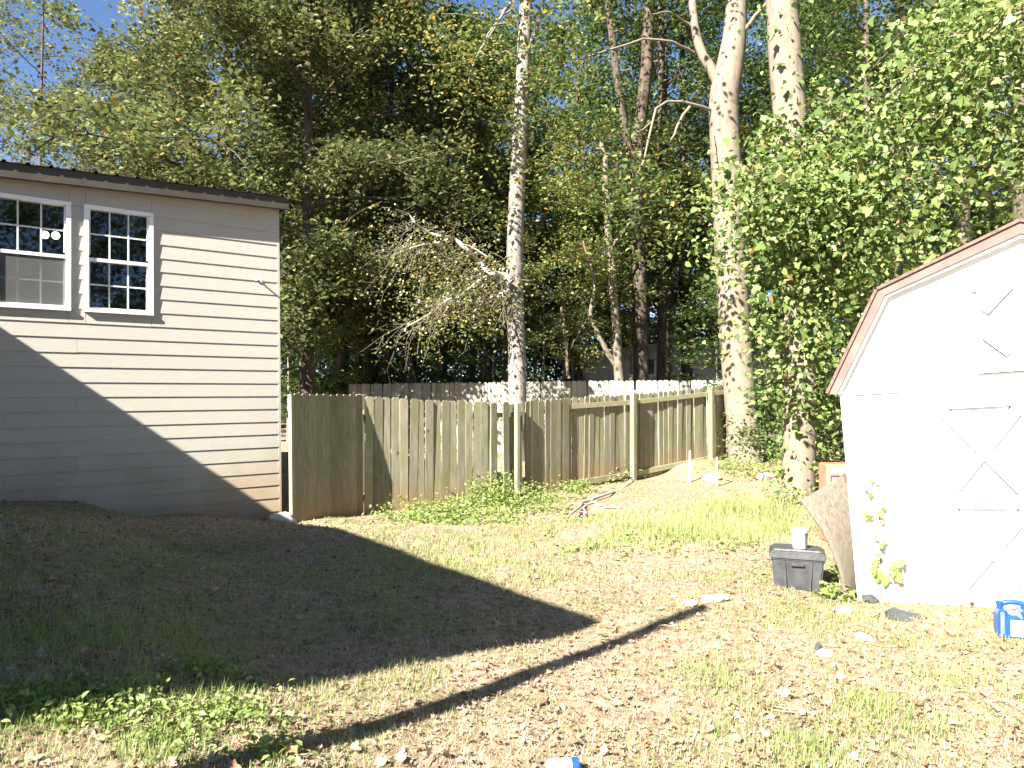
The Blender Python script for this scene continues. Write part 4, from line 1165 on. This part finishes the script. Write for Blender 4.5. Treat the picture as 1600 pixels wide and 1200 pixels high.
pp = cc[r.integers(0, len(cc), n)] + r.normal(0, 1, (n, 3)) * np.array([.34, .36, .24])
pts = np.concatenate([np.array(pts), pp]); siz = np.concatenate([np.array(siz), np.clip(r.lognormal(-2.6, .34, n), .035, .15)])
n = len(pts)
tint = np.where(r.random(n) < .03, r.uniform(.96, 1, n), r.random(n) * .95)
nr = r.normal(size=(n, 3)) * .9 + np.array([-.3, -.45, .7])
tn = r.normal(size=(n, 3)); tn[:, 2] -= 1.0
# the 300 nearest leaves that fall inside the view are single parts
v = pts - CAM; dep = v @ FWD; ix = v @ RGT / dep * F + 800; iy = 600 - v @ UPC / dep * F
inside = (ix > 1120) & (ix < 1600) & (iy > 0) & (iy < 790)
order = np.argsort(np.where(inside, dep / siz * .1, 1e9))[:300]
mask = np.zeros(n, bool); mask[order] = True
sh_ = r.random(n) < .5
for sel, tm_ in ((~mask & sh_, LEAF_LOBE), (~mask & ~sh_, LEAF_FOLD)):
    V, Q, lid = scatter(tm_, pts[sel], nr[sel], tn[sel], siz[sel], siz[sel] * r.uniform(.8, 1.25, sel.sum()))
    o = link("vine_foliage", np_mesh("vine_foliage", V, Q, tint=tint[sel][lid]), vt, M['leaf_vine']); o['kind'] = 'stuff'
VLEAF = []
for i in range(8):
    Vv, Qq, l_ = scatter(LEAF_LOBE, np.zeros((1, 3)), np.array([[0, 0, 1.0]]), np.array([[0, 1.0, 0]]), np.array([1.0]))
    me = np_mesh("vine_leaf", Vv, Qq, tint=np.full(len(Qq), [.1, .25, .4, .5, .6, .75, .88, .95][i])); me.materials.append(M['leaf_vine']); VLEAF.append(me)
vt_inv = world_of(vt).inverted()
def leaf_obj(name, me, parent, pinv, p, nrm, tan, size):
    nz = Vector(nrm).normalized(); ty = Vector(tan); ty = (ty - nz * ty.dot(nz)).normalized(); sx_ = ty.cross(nz)
    m = Matrix(((sx_[0] * size, ty[0] * size, nz[0] * size, p[0]), (sx_[1] * size, ty[1] * size, nz[1] * size, p[1]), (sx_[2] * size, ty[2] * size, nz[2] * size, p[2]), (0, 0, 0, 1)))
    o = bpy.data.objects.new(name, me); col.objects.link(o); o.parent = parent; o.matrix_basis = pinv @ m
    return o
for i in order: leaf_obj("vine_leaf", VLEAF[r.integers(8)], vt, vt_inv, pts[i], nr[i], tn[i], siz[i])

# young vine growing up the shed front
cv = empty("climbing_vine", SH.at(*uv(1385, 905), .02))
tag(cv, "small vine climbing the white shed front between the corner and the door", "vine")
tb = Tubes()
q = [SH.at(*uv(*p), .012) for p in ((1374, 935), (1380, 905), (1376, 870), (1382, 840), (1372, 800), (1374, 770), (1362, 748))]
tb.add(smooth_path(q, 18), np.linspace(.006, .002, 18), 5); link("stem", tb.mesh("stem"), cv, M['twig'])
lf = [(1362, 748, .03), (1352, 755, .025), (1372, 756, .03), (1360, 768, .04), (1378, 775, .04), (1352, 798, .055), (1360, 803, .05), (1372, 797, .05), (1382, 792, .04), (1379, 812, .03), (1368, 834, .03),
      (1376, 846, .045), (1383, 842, .03), (1374, 862, .04), (1364, 882, .06), (1372, 890, .075), (1384, 897, .07), (1394, 882, .07), (1402, 875, .06), (1398, 892, .07), (1366, 872, .05), (1408, 870, .05)]
cinv = world_of(cv).inverted()
for (px, py, s_) in lf:
    p = SH.at(*uv(px, py), r.uniform(.02, .06)); nn = SH.n + r.normal(0, .35, 3) + np.array([0, 0, .3]); leaf_obj("leaf", VLEAF[r.integers(3, 8)], cv, cinv, p, nn, np.array([r.normal(0, .5), 0, -1]), s_ * 1.25)

# ------------------------------------------------------------------ neighbour's house through the trees
NF = Frame(P(878, 700, 30), (1, -.10, 0))
nb = empty("neighbouring_house", NF.at(5, 0, -2))
tag(nb, "pale grey house with a low white-edged roof glimpsed through the woods", "house")
h_t = NF.uv(880, 562)[1]; w_r = 9.0
link("wall", NF.box("wall", 0.4, w_r, -1, h_t, -6, 0), nb, M['nb_wall'])
link("roof", NF.prism("roof", [(-.3, h_t), (w_r + .4, h_t), (w_r + .4, h_t + .3), (5, h_t + .75), (-.3, h_t + .14)], -6.4, .4), nb, M['nb_roof'])
for (x0, x1, y0, y1) in ((915, 928, 566, 580), (1010, 1022, 560, 585), (1120, 1136, 556, 580)):
    a0, bt = NF.uv(x0, y0); a1, bb = NF.uv(x1, y1)
    wv = link("window", NF.box("window", a0 - .08, a1 + .08, bb - .08, bt + .08, .001, .04), nb, M['trim_white'])
    link("pane", NF.box("pane", a0, a1, bb, bt, .041, .05), wv, M['window_dark'])

# ------------------------------------------------------------------ things by the shed
def rot_box(cx, cy, z0, ang): return Frame((cx, cy, z0), (math.cos(ang), math.sin(ang), 0))
# storage tote
g = G(1258, 925)
TF = rot_box(g[0], g[1] + .16, gh(g[0], g[1] + .1) - .015, -.34)
tote = empty("storage_tote", TF.at(0, 0, 0)); tag(tote, "black plastic storage tote with a lid, on the ground beside the shed", "storage box")
def tapered(name, w0, d0, w1, d1, h0, h1, bev=.012):
    V = []
    for w, dd, h in ((w0, d0, h0), (w1, d1, h1)):
        V += [TF.at(-w / 2, h, dd / 2), TF.at(w / 2, h, dd / 2), TF.at(w / 2, h, -dd / 2), TF.at(-w / 2, h, -dd / 2)]
    me = py_mesh(name, V, [(3, 2, 1, 0), (4, 5, 6, 7), (0, 1, 5, 4), (1, 2, 6, 5), (2, 3, 7, 6), (3, 0, 4, 7)])
    return bevel_mesh(me, bev, 2)
link("tub", tapered("tub", .335, .24, .39, .28, 0, .26), tote, M['black_plastic'])
link("lid", tapered("lid", .43, .32, .41, .30, .252, .315, .014), tote, M['black_plastic'])
link("lid_panel", tapered("lid_panel", .36, .25, .345, .235, .314, .328, .006), tote, M['black_plastic'])
for sx_ in (-.10, .10):
    link("rib", TF.prism("rib", [(sx_ * .86 - .008, .03), (sx_ * .86 + .008, .03), (sx_ + .010, .245), (sx_ - .010, .245)], .12, .146), tote, M['black_plastic'])
link("handle", TF.box("handle", -.05, .05, .205, .23, .138, .160, .006), tote, M['black_plastic'])
# white tub on the lid
cup = empty("white_tub", TF.at(.02, .329, .02)); tag(cup, "white plastic tub standing on the lid of the black tote", "container")
me = lathe("tub_body", [(.050, 0), (.054, .004), (.061, .125), (.064, .127), (.064, .14), (.058, .14), (.057, .13)], 28)
o = link("tub_body", me, cup, M['white_plastic'], keep=False)
for p in me.polygons: p.use_smooth = len(p.vertices) == 4
o = link("tub_lid", lathe("tub_lid", [(.066, .1405), (.066, .150), (.060, .153), (.02, .153)], 28), cup, M['white_plastic'], keep=False)
# warped plywood leaning on the shed corner
def plywood():
    left = smooth_path([P(1318, 934, 5.50), P(1311, 895, 5.52), P(1294, 850, 5.56), P(1272, 812, 5.62), P(1249, 783, 5.70)], 14)
    right = smooth_path([P(1345, 940, 5.70), P(1350, 880, 5.72), P(1350, 830, 5.76), P(1345, 780, 5.82), P(1318, 741, 5.92)], 14)
    n = 9; V = []
    nrm = np.array([-.25, -.95, .1])
    for j in range(14):
        for i in range(n):
            f_ = i / (n - 1); V.append(left[j] * (1 - f_) + right[j] * f_ + nrm * .035 * math.sin(math.pi * f_))
    V = np.array(V); Fc = []
    for j in range(13):
        for i in range(n - 1): Fc.append((j * n + i, j * n + i + 1, (j + 1) * n + i + 1, (j + 1) * n + i))
    me = py_mesh("plywood_sheet", V, Fc, True)
    return me
M['plywood'] = wood_mat("weathered_plywood", (.165, .14, .11), (.07, .053, .038), (.12, .10, .077))
pw = link("plywood_sheet", plywood(), mat=M['plywood']); so = pw.modifiers.new("thick", 'SOLIDIFY'); so.thickness = .014; so.offset = 1
tag(pw, "warped weathered plywood sheet leaning against the left edge of the shed", "board")
# faded red box behind the plywood
RB = rot_box(*P(1323, 800, 7.6)[:2], gh(*P(1323, 800, 7.6)[:2]) - .01, -.08)
rb = empty("red_box", RB.at(0, 0, 0)); tag(rb, "faded red box with a white panel, half hidden behind the plywood and shed", "box")
hh = topz(726, 7.6) - RB.O[2]
link("box_body", RB.box("box_body", -.20, .22, 0, hh, -.25, 0, .012), rb, M['red_plastic'])
link("white_panel", RB.box("white_panel", -.155, .17, hh - .085, hh - .03, .001, .006, .002), rb, M['white_plastic'])
link("red_strip", RB.box("red_strip", -.16, .18, hh - .135, hh - .112, .001, .008), rb, M['dark_red'])
link("red_strip", RB.box("red_strip", -.16, -.148, hh - .24, hh - .136, .001, .008), rb, M['dark_red'])
link("lower_panel", RB.box("lower_panel", -.147, .17, hh - .24, hh - .136, .001, .005), rb, M['white_plastic'])
# blue jug
g = G(1590, 999)
JF = rot_box(g[0] + .0, g[1] + .05, gh(g[0], g[1] + .05) - .005, -.35)
jug = empty("blue_jug", JF.at(0, 0, 0)); tag(jug, "blue plastic jug with a white label by the shed doors", "jug")
link("jug_body", JF.prism("jug_body", [(-.085, 0), (.095, 0), (.095, .15), (.085, .172), (.04, .176), (.03, .14), (-.03, .14), (-.04, .176), (-.075, .172), (-.085, .15)], -.06, .06, .012), jug, M['blue_plastic'])
tb = Tubes(); tb.add(smooth_path([JF.at(.065, .16, 0), JF.at(.06, .196, 0), JF.at(.03, .208, 0), JF.at(-.02, .206, 0), JF.at(-.055, .192, 0), JF.at(-.06, .16, 0)], 14), .017, 10)
link("handle", tb.mesh("handle"), jug, M['blue_plastic'])
o = link("cap", lathe("cap", [(.018, 0), (.018, .02), (.022, .021), (.022, .042), (.015, .045)], 18), jug, M['blue_plastic'], keep=False); o.location = Vector(JF.at(-.062, .168, 0) - JF.O)
link("label_sticker", JF.box("label_sticker", -.02, .08, .02, .115, .0601, .062), jug, M['white_plastic'])
link("label_stripe", JF.box("label_stripe", -.070, -.056, .03, .155, .0601, .0615), jug, M['white_plastic'])

# survey stakes
for (px, y0, y1) in ((1078, 704, 754), (1120, 714, 760)):
    g = G(px, y1); zt = topz(y0, g[1])
    tb = Tubes(); tb.add([(g[0], g[1], g[2] - .2), (g[0], g[1], g[2] + .3), (g[0] + .004, g[1], zt)], [.022, .022, .021], 8)
    o = link("metal_stake", tb.mesh("metal_stake"), mat=M['galv'])
    tag(o, "thin white metal stake upright in the grass " + ("before the fence's rail side" if px < 1100 else "next to the pale forked tree's foot"), "stake", "white stakes in the grass")

def rock(px, py, w, h, label, mat='stone', name="stone", seed=0, flat=1.0):
    r_ = np.random.default_rng(seed); g = G(px, py)
    bm = bmesh.new(); bmesh.ops.create_icosphere(bm, subdivisions=3, radius=1)
    ph = r_.uniform(0, 6, 6)
    for v_ in bm.verts:
        c = v_.co; k_ = 1 + .18 * math.sin(3 * c.x + ph[0]) * math.sin(2.6 * c.y + ph[1]) + .12 * math.sin(5 * c.z + ph[2] + 2 * c.x) + .05 * math.sin(9 * c.y + ph[3] + 7 * c.x)
        v_.co = Vector((c.x * w / 2 * k_, c.y * w / 2 * .8 * k_, c.z * h / 2 * k_))
    me = bpy.data.meshes.new(name); bm.to_mesh(me); bm.free()
    for p in me.polygons: p.use_smooth = True
    o = link(name, me, mat=M[mat]); o.location = Vector((g[0], g[1], g[2] + h * .2))
    tag(o, label, "stone" if name == "stone" else name.split("_")[-1]); return o
rock(440, 818, .36, .22, "pale rounded stone at the foot of the house corner", seed=1)
rock(1112, 750, .42, .16, "flat pale stone between the two white stakes and the forked tree", seed=2)
rock(1196, 748, .40, .16, "flat pale stone between the forked tree and the vine-clad tree", seed=3)

# fallen branch on the grass before the fence
r = np.random.default_rng(31)
fb = empty("fallen_branch", G(930, 800)); tag(fb, "pale fallen branch lying in the grass before the fence", "branch")
tb = Tubes()
for pts, w0 in (([(888, 818), (905, 800), (930, 785), (960, 770), (985, 756), (992, 748)], 6), ([(925, 788), (945, 794), (968, 797)], 4), ([(912, 796), (915, 806), (905, 818)], 3)):
    q = smooth_path([G(*p) + np.array([0, 0, .05]) for p in pts], 12); tb.add(wob(q, r, .03), w0 * np.interp(np.linspace(0, 1, 12), [0, .25, 1], [.25, 1, .3]) / 2 * 11 / F, 7)
link("limb", tb.mesh("limb"), fb, M['dead_wood'])

def crumple(name, px, py, w, h, mat, label, cat, seed, flat=.4):
    r_ = np.random.default_rng(seed); g = G(px, py)
    bm = bmesh.new(); bmesh.ops.create_icosphere(bm, subdivisions=2, radius=1)
    for v_ in bm.verts:
        c = v_.co.copy(); k_ = 1 + r_.normal(0, .22); v_.co = Vector((c.x * w / 2 * k_, c.y * w * .45 * k_, max(c.z, -.4) * h / 2 * (1 + r_.normal(0, .25))))
    me = bpy.data.meshes.new(name); bm.to_mesh(me); bm.free()
    o = link(name, me, mat=M[mat]); o.location = Vector((g[0], g[1], g[2] + h * .3)); o.rotation_euler = (0, 0, r_.uniform(0, 6))
    return tag(o, label, cat)
crumple("paper_scrap", 1078, 946, .10, .05, 'foil', "crumpled white scrap beside the tip of the pole's thin shadow", "litter", 1)
crumple("paper_scrap", 1318, 957, .12, .05, 'foil', "white scrap lying in front of the plywood and black tote", "litter", 2)
crumple("paper_scrap", 1288, 1025, .09, .05, 'foil', "white scrap on the dry grass away from the shed doors, with a dark end", "litter", 3)
crumple("paper_scrap", 1350, 1000, .10, .04, 'foil', "small white scrap on the grass between shed vine and lawn", "litter", 4)
crumple("dark_rag", 1357, 942, .10, .09, 'rag', "crumpled dark rag at the foot of the shed's climbing vine", "rag", 5)
crumple("plastic_sheet", 1412, 966, .26, .05, 'rag', "torn dark plastic sheet on the ground under the shed's door casing", "rag", 6)
crumple("dark_scrap", 1280, 1018, .05, .06, 'rag', "small dark scrap touching a white scrap on the dry grass", "litter", 7)
# clear bottle at the tip of the thin shadow
def lying(name, px, py, prof, ang, mat, label, cat, rad):
    g = G(px, py); root = empty(name, (g[0], g[1], g[2] + rad), ang); tag(root, label, cat)
    return root
bt = lying("plastic_bottle", 1116, 942, None, .3, None, "crushed clear plastic bottle at the tip of the thin shadow", "bottle", .03)
me = lathe("bottle_body", [(.02, 0), (.03, .012), (.03, .06), (.026, .07), (.03, .08), (.03, .13), (.013, .165), (.013, .18)], 18)
o = link("bottle_body", me, bt, plain("clear_plastic", (.55, .58, .58), .15, .6, .05, 5, 0), keep=False); o.rotation_euler = (0, math.pi / 2, 0); o.location = (-.09, 0, 0)
o = link("bottle_cap", lathe("bottle_cap", [(.016, .178), (.016, .197)], 14), bt, M['white_plastic'], keep=False); o.rotation_euler = (0, math.pi / 2, 0); o.location = (-.09, 0, 0)
cn = lying("drink_can", 880, 1213, None, .12, None, "white and blue drink can lying on the grass", "can", .033)
o = link("can_body", lathe("can_body", [(.026, 0), (.033, .01), (.033, .09)], 22), cn, M['white_plastic'], keep=False); o.rotation_euler = (0, math.pi / 2, 0); o.location = (-.06, 0, 0)
o = link("can_end", lathe("can_end", [(.0332, .0895), (.0332, .112), (.026, .122), (.024, .119)], 22), cn, M['blue_plastic'], keep=False); o.rotation_euler = (0, math.pi / 2, 0); o.location = (-.06, 0, 0)

# ------------------------------------------------------------------ ground cover
r = np.random.default_rng(41)
def free_spot(x, y, pad=.0):
    p = np.stack([x, y], 1)
    v = p - WALL.O[:2]
    s_, o_ = v @ WALL.d[:2], v @ WALL.n[:2]
    house_in = (s_ < .03 + pad) & (o_ < .03 + pad) & (o_ > -7.3)
    wing_in = (s_ < S_W - .3) & (o_ < O_W - .3)
    v = p - SH.O[:2]
    d2 = SH.d[:2] / np.linalg.norm(SH.d[:2]); n2 = SH.n[:2] / np.linalg.norm(SH.n[:2])
    shed_in = (v @ d2 > -.02 - pad) & (v @ n2 < .02 + pad) & (v @ n2 > -2.7)
    v = p - TF.O[:2]
    tote_in = (np.abs(v @ TF.d[:2]) < .21) & (np.abs(v @ TF.n[:2]) < .15)
    return ~(house_in | wing_in | shed_in | tote_in)
def sample(n, ymin=2.2, ymax=19.5, wid=.82):
    y = np.exp(r.uniform(math.log(ymin), math.log(ymax), n)); x = r.uniform(-wid, wid, n) * y
    k_ = free_spot(x, y); return x[k_], y[k_]
PATCH = [  # ground pixels of the greener spots: px, py, radius m, strength, height
    (1080, 835, 1.2, .72, .17), (1170, 800, 1.0, .7, .18), (960, 850, .8, .5, .08), (100, 1110, .40, 1.0, .06), (200, 1090, .32, .9, .06), (350, 1110, .28, .9, .06), (330, 1050, .25, .7, .05),
    (1110, 1060, .35, .75, .05), (1130, 1040, .3, .7, .04), (1370, 1110, .28, .9, .06), (1240, 960, .4, .4, .04), (1480, 1070, .35, .6, .05), (640, 870, 1.0, .6, .07), (760, 860, 1.0, .6, .07), (250, 1170, .3, .8, .05),
    (850, 900, .7, .55, .05), (300, 950, 1.1, .75, .03), (120, 990, .9, .8, .04), (500, 900, 1.0, .6, .025), (200, 870, 1.0, .7, .03), (640, 960, .6, .5, .025), (30, 860, .8, .6, .03), (640, 1060, .25, .6, .05), (1290, 1180, .2, .5, .04)]
PG = [(G(a, b), c, d_, e) for a, b, c, d_, e in PATCH]
def greenness(x, y):
    g = np.clip((vnoise(x, y, .8, 3) * .6 + vnoise(x, y, .28, 5) * .4 - .40) * 2.4, 0.04, .75)
    hgt = np.full(len(x), .0)
    for p, rad, s_, h_ in PG:
        w = np.exp(-((x - p[0]) ** 2 + (y - p[1]) ** 2) / rad ** 2 * (.6 + 1.6 * vnoise(x, y, .35, 7)))
        g = np.maximum(g, w * s_); hgt = np.maximum(hgt, w * h_)
    return g, hgt
x, y = sample(240000)
for p_, rad_, s2_, h2_ in [q for q in PG if q[3] > .1]:
    ex = r.normal(0, .62, (9000, 2)) * rad_; x = np.concatenate([x, p_[0] + ex[:, 0]]); y = np.concatenate([y, p_[1] + ex[:, 1]])
k_ = free_spot(x, y); x, y = x[k_], y[k_]
g, hg = greenness(x, y)
keep = r.random(len(x)) < (.55 + .45 * g)
x, y, g, hg = x[keep], y[keep], g[keep], hg[keep]
n = len(x)
isg = r.random(n) < g
size = np.where(isg, .035 + hg * r.uniform(.5, 1.1, n), r.uniform(.02, .055, n) + hg * .25) * r.uniform(.7, 1.25, n)
width = np.where(isg, .0042, .0030) * r.uniform(.7, 1.4, n) * np.clip(y / 5.0, .8, 2.0)
pos = np.stack([x, y, ground_h(x, y) - .004], 1)
a = r.uniform(0, 2 * math.pi, n)
lay = np.where(isg, r.uniform(.2, 1.5, n), r.uniform(.8, 5.0, n))
tn = np.stack([np.cos(a) * lay, np.sin(a) * lay, np.full(n, .8)], 1)
nr = np.stack([-np.cos(a), -np.sin(a), lay * .9 + .05], 1) + r.normal(0, .25, (n, 3))
tint = np.where(isg, np.clip(r.uniform(.55, 1, n) - hg * .9, .48, 1), r.uniform(0, .42, n))
V, Q, lid = scatter(LEAF_BLADE, pos, nr, tn, size, width)
go = link("grass", np_mesh("grass", V, Q, tint=tint[lid]), mat=M['grass'])
tag(go, "thin dry and green grass blades over the yard", "grass", kind="stuff")

# weeds: fence foot and the lower left
wp = []; ws = []
def weed_patch(px, py, n_, rx, ry, h):
    c = G(px, py); k_ = r.normal(0, 1, (n_ // 9, 2)) * np.array([rx, ry]) * .6
    for dx, dy in k_:
        x_, y_ = c[0] + dx, c[1] + dy; z_ = gh(x_, y_); hh_ = h * r.uniform(.35, 1.35)
        for j in range(9):
            f_ = r.random(); wp.append((x_ + r.normal(0, .05), y_ + r.normal(0, .05), z_ + hh_ * f_ + .01)); ws.append(r.uniform(.03, .075))
for a_ in ((690, 806, 1300, .7, .35, .2), (765, 792, 1500, .4, .35, .45), (810, 800, 800, .6, .4, .25), (850, 785, 800, .6, .4, .26), (720, 818, 1300, .9, .45, .14), (1010, 850, 500, 1.2, .6, .08), (905, 770, 500, .35, .3, .24), (950, 752, 900, .35, .3, .36),
           (640, 810, 250, .5, .25, .10), (1095, 700, 700, .5, .4, .55), (1150, 735, 600, .5, .5, .25), (1110, 660, 260, .25, .25, .8), (1200, 745, 700, .8, .5, .35), (1225, 790, 500, .5, .4, .25), (1190, 690, 500, .7, .6, .6),
           (70, 1115, 700, .30, .10, .06), (190, 1105, 460, .22, .10, .06), (360, 1125, 420, .2, .10, .05), (340, 1060, 360, .22, .1, .05), (260, 1165, 240, .14, .08, .05), (420, 1180, 160, .1, .06, .05), (1290, 900, 150, .3, .2, .08), (1320, 935, 120, .15, .1, .1)):
    weed_patch(*a_)
wp = np.array(wp); ws = np.array(ws); near = wp[:, 1] < 5; ws = np.where(near, ws * .55, ws)
k_ = free_spot(wp[:, 0], wp[:, 1])
wo_ = link("weeds", leaf_mesh("weeds", LEAF_FOLD, wp[k_], ws[k_], .7, None, r, width=ws[k_] * .8), mat=M['weed'])
tag(wo_, "bright green weeds along the fence foot and in the lawn", "weeds", kind="stuff")

# leaf litter; the largest-looking leaves are single pieces of the ground
x, y = sample(25000, 2.3, 24)
n = len(x)
size = r.uniform(.010, .030, n) * np.where(r.random(n) < .06, 2.1, 1.0)
pos = np.stack([x, y, ground_h(x, y) + r.uniform(.004, .016, n)], 1)
nr = r.normal(0, .38, (n, 3)) + np.array([0, 0, 1]); tn = r.normal(0, 1, (n, 3)); tn[:, 2] *= .2
LEAF_CURL = (LEAF_LOBE[0] * np.array([.85, 1, 1]) + np.array([0, 0, .0]) + np.stack([np.zeros(11), np.zeros(11), (LEAF_LOBE[0][:, 0] ** 2) * 1.1 + (LEAF_LOBE[0][:, 1] - .5) ** 2 * .5], 1), LEAF_LOBE[1])
v = pos - CAM; dep = v @ FWD; ix = v @ RGT / dep * F + 800; iy = 600 - v @ UPC / dep * F
ins = (ix > 0) & (ix < 1600) & (iy < 1200)
order = np.argsort(np.where(ins, -size / dep, 1))[:300]
mask = np.zeros(n, bool); mask[order] = True
V, Q, lid = scatter(LEAF_CURL, pos[~mask], nr[~mask], tn[~mask], size[~mask])
tint = r.random(n)
lo = link("leaf_litter", np_mesh("leaf_litter", V, Q, tint=tint[~mask][lid]), mat=M['litter'])
tag(lo, "brown fallen leaves strewn over the yard", "leaf litter", kind="stuff")
FL = []
for i in range(8):
    Vv, Qq, l_ = scatter(LEAF_CURL, np.zeros((1, 3)), np.array([[0, 0, 1.0]]), np.array([[0, 1.0, 0]]), np.array([1.0]))
    me = np_mesh("fallen_leaf", Vv, Qq, tint=np.full(len(Qq), [.15, .3, .45, .6, .7, .8, .9, .99][i])); me.materials.append(M['litter']); FL.append(me)
gi = Matrix.Identity(4)
for i in order: leaf_obj("fallen_leaf", FL[r.integers(8)], ground, gi, pos[i], nr[i], tn[i], size[i])

# twigs on the ground
tb = Tubes()
x, y = sample(230, 2.3, 9)
for xx, yy in zip(x, y):
    a_ = r.uniform(0, 6.3); ln = r.uniform(.05, .22); p = np.array([xx, yy, gh(xx, yy) + .012]); q = p + np.array([math.cos(a_), math.sin(a_), r.normal(0, .05)]) * ln
    tb.add([p, (p + q) / 2 + r.normal(0, .012, 3), q], [.0035, .003, .0015], 4)
tw = link("ground_twigs", tb.mesh("ground_twigs", False), mat=M['twig'])
tag(tw, "small dry twigs scattered over the yard", "twigs", kind="stuff")
